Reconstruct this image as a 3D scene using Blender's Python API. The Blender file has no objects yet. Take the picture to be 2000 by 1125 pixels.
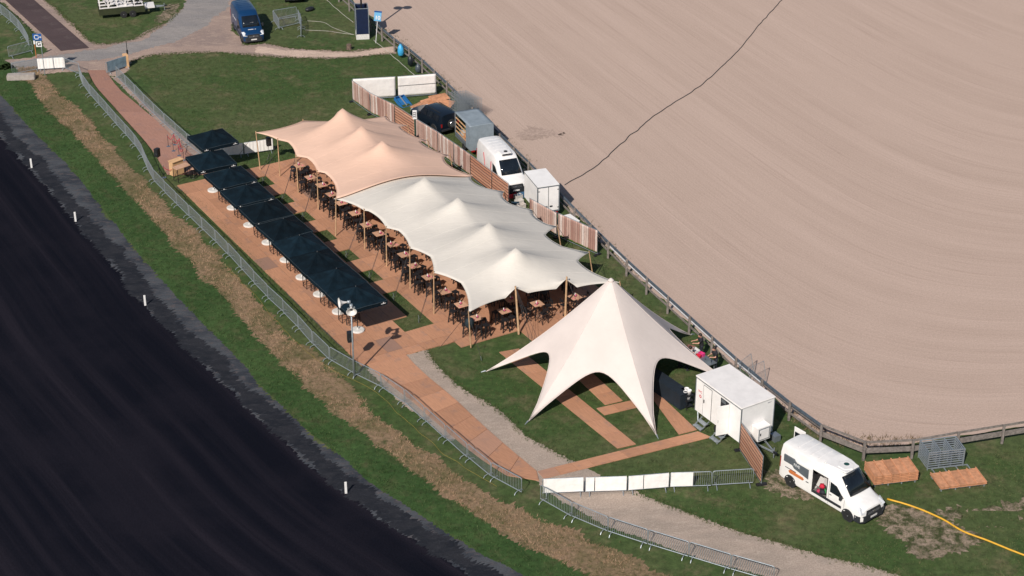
import bpy, bmesh, math, random
import numpy as np
from mathutils import Vector, Matrix, noise
from mathutils.geometry import tessellate_polygon

scene = bpy.context.scene
C = scene.collection
R = math.radians

# ------------------------------------------------------------------ camera, sky, sun, exposure
CAM_H, CAM_PITCH, CAM_F = 59.6, R(28.3), 3570.0          # aerial view: height, pitch, focal length (px of 2000)
CAM_D = CAM_H / math.tan(CAM_PITCH)
cam_data = bpy.data.cameras.new('camera')
cam_data.sensor_width = 36.0
cam_data.lens = 36.0 * CAM_F / 2000.0
cam_data.clip_start = 1.0
cam_data.clip_end = 2000.0
cam = bpy.data.objects.new('camera', cam_data)
C.objects.link(cam)
cam.location = (0, -CAM_D, CAM_H)
cam.rotation_euler = (math.pi / 2 - CAM_PITCH, 0, 0)
scene.camera = cam

SUN_EL, SUN_AZ = R(39.5), math.atan2(-0.923, -0.385)     # direction TOWARDS the sun (behind left of the camera)
world = bpy.data.worlds.new('World'); scene.world = world; world.use_nodes = True
wn = world.node_tree.nodes; wl = world.node_tree.links
bg = wn['Background']; sky = wn.new('ShaderNodeTexSky'); sky.sky_type = 'NISHITA'; sky.sun_disc = False
sky.sun_elevation = SUN_EL; sky.sun_rotation = math.pi / 2 - SUN_AZ
sky.air_density = 1.0; sky.dust_density = 0.6
wl.new(sky.outputs[0], bg.inputs[0]); bg.inputs[1].default_value = 0.072
sun_d = bpy.data.lights.new('sun', 'SUN'); sun_d.energy = 4.8; sun_d.angle = R(0.53); sun_d.color = (1.0, 0.925, 0.84)
sun = bpy.data.objects.new('sun', sun_d); C.objects.link(sun)
sd = Vector((math.cos(SUN_AZ) * math.cos(SUN_EL), math.sin(SUN_AZ) * math.cos(SUN_EL), math.sin(SUN_EL)))
sun.rotation_euler = sd.to_track_quat('Z', 'Y').to_euler(); sun.location = sd * 80
scene.view_settings.view_transform = 'Standard'
scene.view_settings.look = 'None'
scene.view_settings.exposure = 0.0
scene.view_settings.gamma = 1.0
scene.cycles.max_bounces = 6

# ------------------------------------------------------------------ surveying helpers
_s, _c = math.sin(CAM_PITCH), math.cos(CAM_PITCH)
def G(px, py, z=0.0):
    """ground (or height z) position that was read off the aerial photograph"""
    u = (px - 1000) / CAM_F; v = (py - 562.5) / CAM_F
    t = (CAM_H - z) / (_s + v * _c)
    return Vector((u * t, -CAM_D + (_c - v * _s) * t, z))
def GL(pts, z=0.0): return [G(x, y, z) for x, y in pts]
OX, OY = -24.83, 14.53                                     # site frame: u along the terrace, v across it
UX, UY, VX, VY = 0.512, -0.859, 0.859, 0.512
SITE = math.atan2(UY, UX)
def W(u, v, z=0.0): return Vector((OX + u * UX + v * VX, OY + u * UY + v * VY, z))
def nth(n):
    return ('first second third fourth fifth sixth seventh eighth ninth tenth eleventh twelfth'.split()[n - 1] if n <= 12
            else '%d%s' % (n, {1: 'st', 2: 'nd', 3: 'rd'}.get(n % 10 if n % 100 not in (11, 12, 13) else 0, 'th')))
def catmull(p, step=1.0):
    p = [Vector(q) for q in p]; out = []
    q = [p[0] * 2 - p[1]] + p + [p[-1] * 2 - p[-2]]
    for i in range(1, len(q) - 2):
        n = max(1, int((q[i + 1] - q[i]).length / step))
        for k in range(n):
            t = k / n; a, b, c, d = q[i - 1], q[i], q[i + 1], q[i + 2]
            out.append(0.5 * ((2 * b) + (c - a) * t + (2 * a - 5 * b + 4 * c - d) * t * t + (3 * b - a - 3 * c + d) * t ** 3))
    out.append(p[-1]); return out
def resample(p, step):
    """points at equal spacing along a polyline"""
    p = [Vector(q) for q in p]; out = [p[0].copy()]; acc = 0.0
    for a, b in zip(p, p[1:]):
        L = (b - a).length
        if L < 1e-9: continue
        d = step - acc
        while d <= L:
            out.append(a + (b - a) * (d / L)); d += step
        acc = L - (d - step)
    return out

# ------------------------------------------------------------------ materials
MATS = {}
def nodes_of(name):
    m = bpy.data.materials.new(name); m.use_nodes = True
    return m, m.node_tree.nodes, m.node_tree.links
def N(nd, kind, **kw):
    n = nd.new('ShaderNode' + kind)
    for k, v in kw.items():
        if k in n.inputs: n.inputs[k].default_value = v
        else: setattr(n, k, v)
    return n
def mixc(nd, lk, fac, a, b, mode='MIX'):
    n = nd.new('ShaderNodeMix'); n.data_type = 'RGBA'; n.blend_type = mode
    for i, s in ((0, fac), (6, a), (7, b)):
        if hasattr(s, 'is_linked') or isinstance(s, bpy.types.NodeSocket): lk.new(s, n.inputs[i])
        elif i == 0: n.inputs[0].default_value = s
        else: n.inputs[i].default_value = (*s, 1) if len(s) == 3 else s
    return n.outputs[2]
def ramp(nd, lk, src, lo, hi):
    n = nd.new('ShaderNodeMapRange'); n.interpolation_type = 'SMOOTHSTEP'
    n.inputs[1].default_value = lo; n.inputs[2].default_value = hi
    lk.new(src, n.inputs[0]); return n.outputs[0]
def noise_tex(nd, lk, vec, scale, detail=4, rough=0.6, dist=0.0):
    n = N(nd, 'TexNoise', Scale=scale, Detail=detail, Roughness=rough, Distortion=dist)
    lk.new(vec, n.inputs['Vector']); return n.outputs['Fac']
def mapping(nd, lk, vec, scale=(1, 1, 1), rot=(0, 0, 0)):
    n = nd.new('ShaderNodeMapping'); n.inputs['Scale'].default_value = scale; n.inputs['Rotation'].default_value = rot
    lk.new(vec, n.inputs['Vector']); return n.outputs[0]

def M(name, col=(0.5, 0.5, 0.5), rough=0.6, var=0.12, scale=3.0, metal=0.0, bump=0.0, bscale=30.0, spec=0.5, coat=0.0, trans=0.0, objvar=0.0):
    """plain painted / fabric / metal surface: colour with procedural wear, optional relief and per-object tint"""
    if name in MATS: return MATS[name]
    m, nd, lk = nodes_of(name); b = nd['Principled BSDF']
    tc = nd.new('ShaderNodeTexCoord').outputs['Object']
    f = noise_tex(nd, lk, tc, scale, 5, 0.65)
    dark = tuple(c * (1 - var) for c in col); lite = tuple(min(1, c * (1 + var)) for c in col)
    c = mixc(nd, lk, ramp(nd, lk, f, 0.3, 0.7), dark, lite)
    if objvar:
        oi = nd.new('ShaderNodeObjectInfo').outputs['Random']
        h = N(nd, 'HueSaturation'); lk.new(c, h.inputs['Color'])
        mr = nd.new('ShaderNodeMapRange'); mr.inputs[3].default_value = 1 - objvar; mr.inputs[4].default_value = 1 + objvar
        lk.new(oi, mr.inputs[0]); lk.new(mr.outputs[0], h.inputs['Value']); c = h.outputs[0]
    lk.new(c, b.inputs['Base Color'])
    b.inputs['Roughness'].default_value = rough; b.inputs['Metallic'].default_value = metal
    b.inputs['Specular IOR Level'].default_value = spec; b.inputs['Coat Weight'].default_value = coat
    if bump:
        bn = N(nd, 'Bump', Strength=bump, Distance=0.05); lk.new(noise_tex(nd, lk, tc, bscale, 4), bn.inputs['Height'])
        lk.new(bn.outputs[0], b.inputs['Normal'])
    if trans:
        out = nd['Material Output']; tr = nd.new('ShaderNodeBsdfTranslucent'); lk.new(c, tr.inputs[0])
        mx = nd.new('ShaderNodeMixShader'); mx.inputs[0].default_value = trans
        lk.new(b.outputs[0], mx.inputs[1]); lk.new(tr.outputs[0], mx.inputs[2]); lk.new(mx.outputs[0], out.inputs[0])
    MATS[name] = m; return m

def ground_mat(name, a, b2, c3, s1=0.12, s2=0.9, s3=9.0, rot=0.0, stretch=1.0, bump=0.5, rough=0.9, speck=None, speck_amt=0.0, con=0.38, det=5):
    """soil / turf: three tones mixed by broad, middle and fine noise, relief, optional specks"""
    m, nd, lk = nodes_of(name); p = nd['Principled BSDF']
    tc = nd.new('ShaderNodeTexCoord').outputs['Object']
    mp = mapping(nd, lk, tc, (1, stretch, 1), (0, 0, rot))
    n1 = noise_tex(nd, lk, mp, s1, 5, 0.6, 0.4); n2 = noise_tex(nd, lk, mp, s2, 6, 0.7); n3 = noise_tex(nd, lk, tc, s3, det, 0.8)
    c = mixc(nd, lk, ramp(nd, lk, n1, 0.38, 0.64), a, b2)
    c = mixc(nd, lk, ramp(nd, lk, n2, 0.48, 0.72), c, c3)
    sh = nd.new('ShaderNodeMapRange'); sh.inputs[1].default_value = 0.25; sh.inputs[2].default_value = 0.75
    sh.inputs[3].default_value = 1 - con; sh.inputs[4].default_value = 1 + con; lk.new(n3, sh.inputs[0])
    c = mixc(nd, lk, 1.0, c, sh.outputs[0], 'MULTIPLY')
    if speck:
        v = noise_tex(nd, lk, tc, 1.3, 8, 0.8)
        c = mixc(nd, lk, ramp(nd, lk, v, 0.50 - speck_amt, 0.70 - speck_amt), c, speck)
    lk.new(c, p.inputs['Base Color']); p.inputs['Roughness'].default_value = rough; p.inputs['Specular IOR Level'].default_value = 0.2
    bn = N(nd, 'Bump', Strength=bump, Distance=0.08); lk.new(n3, bn.inputs['Height']); lk.new(bn.outputs[0], p.inputs['Normal'])
    return m

# ------------------------------------------------------------------ mesh builder
class MB:
    def __init__(s): s.v = []; s.f = []; s.uv = None
    def add(s, vs, fs):
        o = len(s.v); s.v += [tuple(x) for x in vs]; s.f += [tuple(i + o for i in f) for f in fs]; return s
    def box(s, x, y, z, sx, sy, sz, rz=0.0, m=None):
        """centre x, y; z = bottom; full sizes"""
        ca, sa = math.cos(rz), math.sin(rz); vs = []
        for dz in (0, sz):
            for dx, dy in ((-1, -1), (1, -1), (1, 1), (-1, 1)):
                a, b = dx * sx / 2, dy * sy / 2
                vs.append(Vector((x + a * ca - b * sa, y + a * sa + b * ca, z + dz)))
        if m: vs = [m @ q for q in vs]
        return s.add(vs, [(3, 2, 1, 0), (4, 5, 6, 7), (0, 1, 5, 4), (1, 2, 6, 5), (2, 3, 7, 6), (3, 0, 4, 7)])
    def beam(s, a, b, w, h):
        """rectangular bar from a to b, w sideways, h upwards"""
        a, b = Vector(a), Vector(b); d = (b - a).normalized()
        up = Vector((0, 0, 1)) if abs(d.z) < 0.95 else Vector((0, 1, 0))
        r = d.cross(up).normalized(); q = r.cross(d).normalized(); vs = []
        for p in (a, b):
            for i, j in ((-1, -1), (1, -1), (1, 1), (-1, 1)): vs.append(p + r * (i * w / 2) + q * (j * h / 2))
        return s.add(vs, [(0, 1, 2, 3), (7, 6, 5, 4), (4, 5, 1, 0), (5, 6, 2, 1), (6, 7, 3, 2), (7, 4, 0, 3)])
    def tube(s, pts, r, n=6, closed=False):
        pts = [Vector(p) for p in pts]; k = len(pts); rs = r if isinstance(r, (list, tuple)) else [r] * k
        o = len(s.v); ref = None
        for i, p in enumerate(pts):
            a = pts[(i - 1) % k] if (closed or i > 0) else p
            b = pts[(i + 1) % k] if (closed or i < k - 1) else p
            d = (b - a).normalized()
            if ref is None: ref = Vector((0, 0, 1)) if abs(d.z) < 0.9 else Vector((1, 0, 0))
            x = d.cross(ref).normalized(); y = x.cross(d).normalized(); ref = y
            for j in range(n):
                t = 2 * math.pi * j / n; s.v.append(tuple(p + (x * math.cos(t) + y * math.sin(t)) * rs[i]))
        for i in range(k if closed else k - 1):
            for j in range(n):
                a, b = o + i * n + j, o + i * n + (j + 1) % n; c, d = o + ((i + 1) % k) * n + (j + 1) % n, o + ((i + 1) % k) * n + j
                s.f.append((a, b, c, d))
        if not closed:
            s.f.append(tuple(o + j for j in reversed(range(n)))); s.f.append(tuple(o + (k - 1) * n + j for j in range(n)))
        return s
    def lathe(s, prof, n=20, c=(0, 0, 0), m=None):
        """profile of (radius, z) turned about z"""
        o = len(s.v)
        for r, z in prof:
            for j in range(n):
                t = 2 * math.pi * j / n; q = Vector((r * math.cos(t), r * math.sin(t), z))
                if m: q = m @ q
                s.v.append(tuple(q + Vector(c)))
        for i in range(len(prof) - 1):
            for j in range(n):
                s.f.append((o + i * n + j, o + i * n + (j + 1) % n, o + (i + 1) * n + (j + 1) % n, o + (i + 1) * n + j))
        s.f.append(tuple(o + j for j in reversed(range(n)))); s.f.append(tuple(o + (len(prof) - 1) * n + j for j in range(n)))
        return s
    def prism(s, poly, a, b, axis='z'):
        """polygon extruded from a to b along an axis"""
        k = len(poly)
        def put(p, t):
            return (p[0], p[1], t) if axis == 'z' else ((t, p[0], p[1]) if axis == 'x' else (p[0], t, p[1]))
        vs = [put(p, a) for p in poly] + [put(p, b) for p in poly]
        fs = [tuple(reversed(range(k))), tuple(range(k, 2 * k))] + [(i, (i + 1) % k, k + (i + 1) % k, k + i) for i in range(k)]
        return s.add(vs, fs)
    def build(s, name, mat, parent=None, smooth=False, loc=None, rz=0.0, bevel=0.0):
        me = bpy.data.meshes.new(name); me.from_pydata([tuple(q) for q in s.v], [], s.f)
        bm = bmesh.new(); bm.from_mesh(me)
        if bevel:
            bmesh.ops.bevel(bm, geom=[e for e in bm.edges if len(e.link_faces) == 2 and e.calc_face_angle(0) > 0.6], offset=bevel, segments=2, affect='EDGES', clamp_overlap=True)
        bmesh.ops.recalc_face_normals(bm, faces=bm.faces); bm.to_mesh(me); bm.free()
        if smooth: me.polygons.foreach_set('use_smooth', [True] * len(me.polygons))
        me.materials.append(mat)
        o = bpy.data.objects.new(name, me); C.objects.link(o)
        if parent: o.parent = parent
        if loc is not None: o.location = loc
        if rz: o.rotation_euler = (0, 0, rz)
        return o
def tag(o, label=None, cat=None, group=None, kind=None):
    if label: o['label'] = label
    if cat: o['category'] = cat
    if group: o['group'] = group
    if kind: o['kind'] = kind
    return o
def thing(name, label, cat, loc=(0, 0, 0), rz=0.0, group=None):
    o = bpy.data.objects.new(name, None); C.objects.link(o); o.location = loc; o.rotation_euler = (0, 0, rz)
    o.empty_display_size = 0.2
    return tag(o, label, cat, group)
def children(o): return [c for c in bpy.data.objects if c.parent == o]
KIDS = {}
def copy_tree(o, parent=None, kids=None):
    c = o.copy(); C.objects.link(c)
    if parent: c.parent = parent
    if o.name not in KIDS: KIDS[o.name] = children(o)
    for ch in KIDS[o.name]: copy_tree(ch, c)
    return c
def place(proto, used, loc, rz, label, scale=None):
    """first use moves the prototype itself, later uses copy it"""
    if proto.name not in used:
        used.add(proto.name)
        if proto.name not in KIDS:
            KIDS[proto.name] = children(proto)
            for k in KIDS[proto.name]: KIDS[k.name] = children(k)
        o = proto
    else: o = copy_tree(proto)
    o.location = loc; o.rotation_euler = (0, 0, rz); o['label'] = label
    return o
USED = set()
def text_mesh(name, body, size, mat, parent, m, extrude=0.004, align='CENTER', bold=0.0):
    """lettering as real geometry; m places it (letters lie in the local xy plane)"""
    cu = bpy.data.curves.new(name, 'FONT'); cu.body = body; cu.size = size; cu.extrude = extrude; cu.offset = bold
    cu.align_x = align; cu.align_y = 'CENTER'
    t = bpy.data.objects.new(name, cu); C.objects.link(t)
    dg = bpy.context.evaluated_depsgraph_get(); me = bpy.data.meshes.new_from_object(t.evaluated_get(dg))
    bpy.data.objects.remove(t); bpy.data.curves.remove(cu)
    me.transform(m); me.materials.clear(); me.materials.append(mat)
    o = bpy.data.objects.new(name, me); C.objects.link(o); o.parent = parent; return o
def frame_m(origin, xdir, ydir):
    x = Vector(xdir).normalized(); y = Vector(ydir).normalized(); z = x.cross(y)
    return Matrix(((x.x, y.x, z.x, origin[0]), (x.y, y.y, z.y, origin[1]), (x.z, y.z, z.z, origin[2]), (0, 0, 0, 1)))

def ragged(pts, step=0.22, amp=0.14, seed=0):
    """closed outline broken up by noise"""
    p = [Vector((q[0], q[1], 0)) for q in pts]; q = resample(p + [p[0]], step); out = []
    n = len(q)
    for i, a in enumerate(q):
        d = (q[(i + 1) % n] - q[i - 1]); nr = Vector((-d.y, d.x, 0)).normalized()
        k = noise.noise(a * 0.4 + Vector((seed, 0, 3))) * 1.3 + noise.noise(a * 1.7 + Vector((seed, 5, 0))) * 0.35 + noise.noise(a * 5 + Vector((0, seed, 9))) * 0.45 + noise.noise(a * 17 + Vector((4, seed, 2))) * 0.9
        out.append(a + nr * k * amp)
    return out
def sheet(name, pts, z, mat, rag=0.14, step=0.09, seed=1, kind='structure'):
    q = ragged(pts, step, rag, seed) if rag else [Vector((p[0], p[1], 0)) for p in pts]
    tr = tessellate_polygon([q])
    me = bpy.data.meshes.new(name); me.from_pydata([(p.x, p.y, z) for p in q], [], [tuple(t) for t in tr])
    bm = bmesh.new(); bm.from_mesh(me); bmesh.ops.recalc_face_normals(bm, faces=bm.faces)
    for f in bm.faces:
        if f.normal.z < 0: f.normal_flip()
    bm.to_mesh(me); bm.free()
    me.materials.append(mat); o = bpy.data.objects.new(name, me); C.objects.link(o); o['kind'] = kind
    return o

# ================================================================== THE SETTING
DIRT = (0.33, 0.235, 0.19)
m_grass = ground_mat('turf', (0.047, 0.084, 0.024), (0.076, 0.097, 0.037), (0.128, 0.115, 0.060), 0.10, 0.42, 1.9, SITE, 1.0, 0.9, con=0.68, det=11)
m_verge = ground_mat('verge_turf', (0.034, 0.072, 0.020), (0.048, 0.090, 0.027), (0.072, 0.082, 0.034), 0.25, 0.8, 1.9, bump=0.9, con=0.66, det=11)
m_bank = ground_mat('dry_grass_soil', (0.26, 0.175, 0.11), (0.16, 0.125, 0.065), (0.070, 0.080, 0.030), 0.30, 0.9, 4.0, bump=0.9, con=0.6, det=8)
m_dirt = ground_mat('dirt', (0.36, 0.265, 0.22), (0.27, 0.205, 0.18), (0.42, 0.32, 0.26), 0.14, 0.9, 8.0, 0.5, 2.2, 0.35)
m_grey = ground_mat('grey_gravel', (0.24, 0.225, 0.22), (0.29, 0.265, 0.25), (0.20, 0.185, 0.18), 0.2, 1.2, 9.0, 0.9, 3.0, 0.35)
m_gravel = ground_mat('pale_gravel', (0.40, 0.32, 0.265), (0.33, 0.27, 0.225), (0.44, 0.36, 0.30), 0.3, 1.3, 11.0, SITE, 2.5, 0.5)
m_shoulder = ground_mat('track_shoulder_grit', (0.070, 0.076, 0.086), (0.030, 0.035, 0.045), (0.100, 0.084, 0.084), 0.30, 1.4, 9.0, SITE, 2.2, 0.4)
m_soil = ground_mat('bare_soil', (0.33, 0.25, 0.19), (0.26, 0.20, 0.15), (0.38, 0.29, 0.23), 0.4, 1.2, 7.0, bump=0.5, speck=(0.045, 0.055, 0.02), speck_amt=0.10, con=.5, det=8)

tag(sheet('ground', [(-260, -160), (260, -160), (260, 320), (-260, 320)], 0.0, m_grass, rag=0), kind='structure')

# --- race track: a curved strip, streaked along its length by the harrow and the wheels
EDGE_T = catmull(GL([(-160, 85), (-80, 172), (0, 261), (40, 306), (99, 375), (148, 435), (197, 490), (240, 541), (283, 597), (340, 655), (400, 712), (467, 775), (533, 838),
                     (600, 903), (675, 964), (733, 1004), (833, 1070), (910, 1120), (1000, 1172), (1120, 1235), (1260, 1300)]), 0.8)
EDGE_S = catmull(GL([(-160, 20), (-80, 98), (0, 184), (53, 242), (88, 279), (128, 319), (165, 362), (203, 410), (240, 458), (300, 527), (353, 587), (400, 637), (467, 703),
                     (520, 762), (567, 810), (620, 858), (667, 893), (733, 950), (833, 1013), (933, 1077), (1017, 1122), (1110, 1168), (1240, 1230), (1380, 1290)]), 0.8)
EDGE_D = catmull(GL([(30, 130), (57, 162), (80, 202), (112, 234), (149, 269), (181, 301), (213, 341), (251, 378), (285, 418), (333, 470), (383, 523), (433, 577), (480, 630),
                     (517, 673), (580, 740), (650, 800), (733, 866), (817, 930), (900, 990), (990, 1045), (1083, 1094), (1170, 1140), (1300, 1200)]), 0.8)
EDGE_R = catmull(GL([(72, 132), (88, 151), (115, 178), (149, 210), (184, 247), (221, 295), (256, 330), (293, 370), (335, 414), (373, 450), (430, 503), (496, 580),
                     (567, 660), (640, 713), (690, 755), (740, 817), (800, 860), (883, 917), (967, 975), (1050, 1010), (1160, 1058), (1270, 1111), (1380, 1155), (1480, 1190)]), 0.8)
def strip_uv(name, edge, width, nx, z, mat):
    vs, uv, fs = [], [], []; n = len(edge); s = 0
    for i, p in enumerate(edge):
        d = (edge[min(i + 1, n - 1)] - edge[max(i - 1, 0)]).normalized(); nr = Vector((d.y, -d.x, 0))
        if i: s += (p - edge[i - 1]).length
        for j in range(nx + 1):
            w = width * j / nx; q = p + nr * w; vs.append((q.x, q.y, z)); uv.append((s, w))
    for i in range(n - 1):
        for j in range(nx):
            a = i * (nx + 1) + j; fs.append((a, a + 1, a + nx + 2, a + nx + 1))
    me = bpy.data.meshes.new(name); me.from_pydata(vs, [], fs); l = me.uv_layers.new(name='along')
    for lp in me.loops: l.data[lp.index].uv = uv[lp.vertex_index]
    bm = bmesh.new(); bm.from_mesh(me); bmesh.ops.recalc_face_normals(bm, faces=bm.faces)
    if bm.faces and sum(f.normal.z for f in bm.faces) < 0: bmesh.ops.reverse_faces(bm, faces=bm.faces)
    bm.to_mesh(me); bm.free(); me.materials.append(mat)
    o = bpy.data.objects.new(name, me); C.objects.link(o); o['kind'] = 'structure'; return o
def streak_mat(name, base, lite, third, scales, rough, fine=10.0, contrast=(0.42, 0.66), fine_amp=0.35, relief=0.35, grit=1.0):
    m, nd, lk = nodes_of(name); p = nd['Principled BSDF']
    uv = nd.new('ShaderNodeUVMap').outputs[0]; tc = nd.new('ShaderNodeTexCoord').outputs['Object']
    n1 = noise_tex(nd, lk, mapping(nd, lk, uv, (0.012, scales[0], 1)), 1.0, 6, 0.6, 0.2)
    n2 = noise_tex(nd, lk, mapping(nd, lk, uv, (0.05, scales[1], 1)), 1.0, 6, 0.7, 0.3)
    n3 = noise_tex(nd, lk, tc, fine, 5, 0.75); n4 = noise_tex(nd, lk, tc, 0.12, 4, 0.55)
    c = mixc(nd, lk, ramp(nd, lk, n1, *contrast), base, lite)
    c = mixc(nd, lk, ramp(nd, lk, n2, 0.5, 0.75), c, third)
    c = mixc(nd, lk, ramp(nd, lk, n4, 0.45, 0.75), c, tuple((a + b) / 2 for a, b in zip(base, lite)))
    mr = nd.new('ShaderNodeMapRange'); mr.inputs[3].default_value = 1 - fine_amp; mr.inputs[4].default_value = 1 + fine_amp
    mr.inputs[1].default_value = 0.25; mr.inputs[2].default_value = 0.75
    lk.new(n3, mr.inputs[0]); c = mixc(nd, lk, 1.0, c, mr.outputs[0], 'MULTIPLY')
    lk.new(c, p.inputs['Base Color']); p.inputs['Roughness'].default_value = rough; p.inputs['Specular IOR Level'].default_value = 0.04
    bn = N(nd, 'Bump', Strength=relief, Distance=0.05); ad = nd.new('ShaderNodeMath'); ad.operation = 'MULTIPLY_ADD'; ad.inputs[1].default_value = grit
    lk.new(n3, ad.inputs[0]); lk.new(n2, ad.inputs[2]); lk.new(ad.outputs[0], bn.inputs['Height']); lk.new(bn.outputs[0], p.inputs['Normal'])
    return m
m_track = streak_mat('dark_track_cinder', (0.0050, 0.0058, 0.0105), (0.0190, 0.0165, 0.0235), (0.0090, 0.0080, 0.0125), (0.60, 7.0), 0.85, 15.0, (0.38, 0.76), 0.7)
_n = len(EDGE_T); EDGE_T2 = []; EDGE_M = []
for _i, _p in enumerate(EDGE_T):
    _d = (EDGE_T[min(_i + 1, _n - 1)] - EDGE_T[max(_i - 1, 0)]).normalized(); _r = Vector((-_d.y, _d.x, 0)); EDGE_T2.append(_p + _r * 1.0); EDGE_M.append(_p + _r * 1.25)
strip_uv('race_track', EDGE_T2, 47.0, 47, 0.008, m_track)
m_spill = ground_mat('spilt_cinder', (0.012, 0.014, 0.020), (0.022, 0.023, 0.029), (0.034, 0.035, 0.042), 0.5, 1.6, 9.0, SITE, 2.2, 0.4, con=.5, det=8)
def band(a, b): return list(a) + list(reversed(b))
sheet('track_shoulder', band(EDGE_T, EDGE_S), 0.012, m_shoulder, rag=0.38, seed=2)
sheet('track_edge_spill', list(EDGE_T) + list(reversed(EDGE_M)), 0.0145, m_spill, rag=0.5, step=.07, seed=61)
o = sheet('verge', band(EDGE_S, EDGE_D), 0.016, m_verge, rag=0.16, seed=3)
o = sheet('dry_bank', band(EDGE_D, EDGE_R), 0.020, m_bank, rag=0.5, seed=4)

# --- dirt roads at the far left and the pale sandy spur to the rail
sheet('dirt_road', GL([(-90, 122), (0, 117), (60, 112), (97, 100), (68, 64), (30, 27), (3, 0), (-40, -44), (40, -60), (89, 0), (110, 20), (145, 51), (165, 72), (178, 82), (207, 86),
    (262, 76), (327, 42), (357, 15), (368, -40), (476, -40), (462, 0), (452, 30), (455, 60), (478, 88), (520, 85), (560, 93), (620, 97), (690, 100), (740, 93), (767, 90), (772, 104),
    (700, 112), (640, 115), (560, 113), (470, 106), (380, 103), (300, 108), (256, 120), (246, 140), (232, 152), (200, 146), (160, 141), (80, 143), (50, 150), (30, 156), (0, 164), (-90, 184)]), 0.012, m_dirt, rag=0.30, step=0.16, seed=6)
sheet('gravel_road', GL([(372, -40), (458, -40), (446, 12), (402, 52), (335, 82), (270, 100), (200, 118), (120, 122), (0, 137), (-90, 150), (-90, 132), (0, 126), (110, 108), (205, 94), (268, 80), (330, 45), (358, 14)]), 0.016, m_grey, rag=0.4, step=0.16, seed=8)
m_spur = ground_mat('pale_sand', (0.56, 0.42, 0.34), (0.48, 0.36, 0.29), (0.60, 0.46, 0.38), 0.3, 1.2, 7.0, 0, 2.0, 0.35)
sheet('sand_spur', GL([(505, 92), (560, 98), (620, 101), (690, 103), (740, 96), (768, 92), (771, 103), (700, 111), (640, 113), (570, 111), (500, 103)]), 0.0165, m_spur, rag=0.2, seed=41)
# --- pale gravel walk beside the board path
sheet('gravel_path', GL([(792, 693), (832, 684), (855, 715), (897, 752), (935, 777), (990, 815), (1032, 853), (1075, 878), (1120, 902), (1180, 932), (1255, 967), (1345, 1003), (1420, 1030), (1510, 1057),
    (1600, 1084), (1760, 1125), (1900, 1170), (1600, 1170), (1500, 1128), (1387, 1097), (1306, 1072), (1180, 1025), (1100, 985), (1058, 945), (1030, 915), (960, 852), (930, 824), (885, 782), (822, 735)]), 0.012, m_gravel, rag=0.18, seed=9)
sheet('trodden_strip', GL([(716, 722), (745, 712), (775, 742), (840, 790), (900, 842), (880, 858), (820, 815), (760, 768)]), 0.011, m_gravel, rag=0.2, seed=19)
sheet('trodden_strip', GL([(218, 150), (236, 153), (300, 215), (395, 300), (412, 318), (380, 318), (320, 250)]), 0.011, m_dirt, rag=0.12, seed=29)
# --- bare soil worn into the turf round the parked van
for k, poly in enumerate(([(1487, 925), (1530, 915), (1600, 950), (1590, 975), (1540, 975), (1500, 958)], [(1700, 985), (1745, 985), (1800, 1000), (1850, 1025), (1905, 1050), (1890, 1080), (1800, 1092), (1775, 1060), (1730, 1030)],
                          [(1880, 995), (2010, 975), (2010, 1020), (1920, 1030)], [(1820, 1000), (1868, 990), (1885, 1008), (1845, 1018)], [(330, 8), (352, 5), (345, 30), (310, 48), (300, 40)])):
    sheet('bare_soil_patch', GL(poly), 0.007 + 0.001 * k, m_soil, rag=0.55, step=0.14, seed=30 + k)

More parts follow.
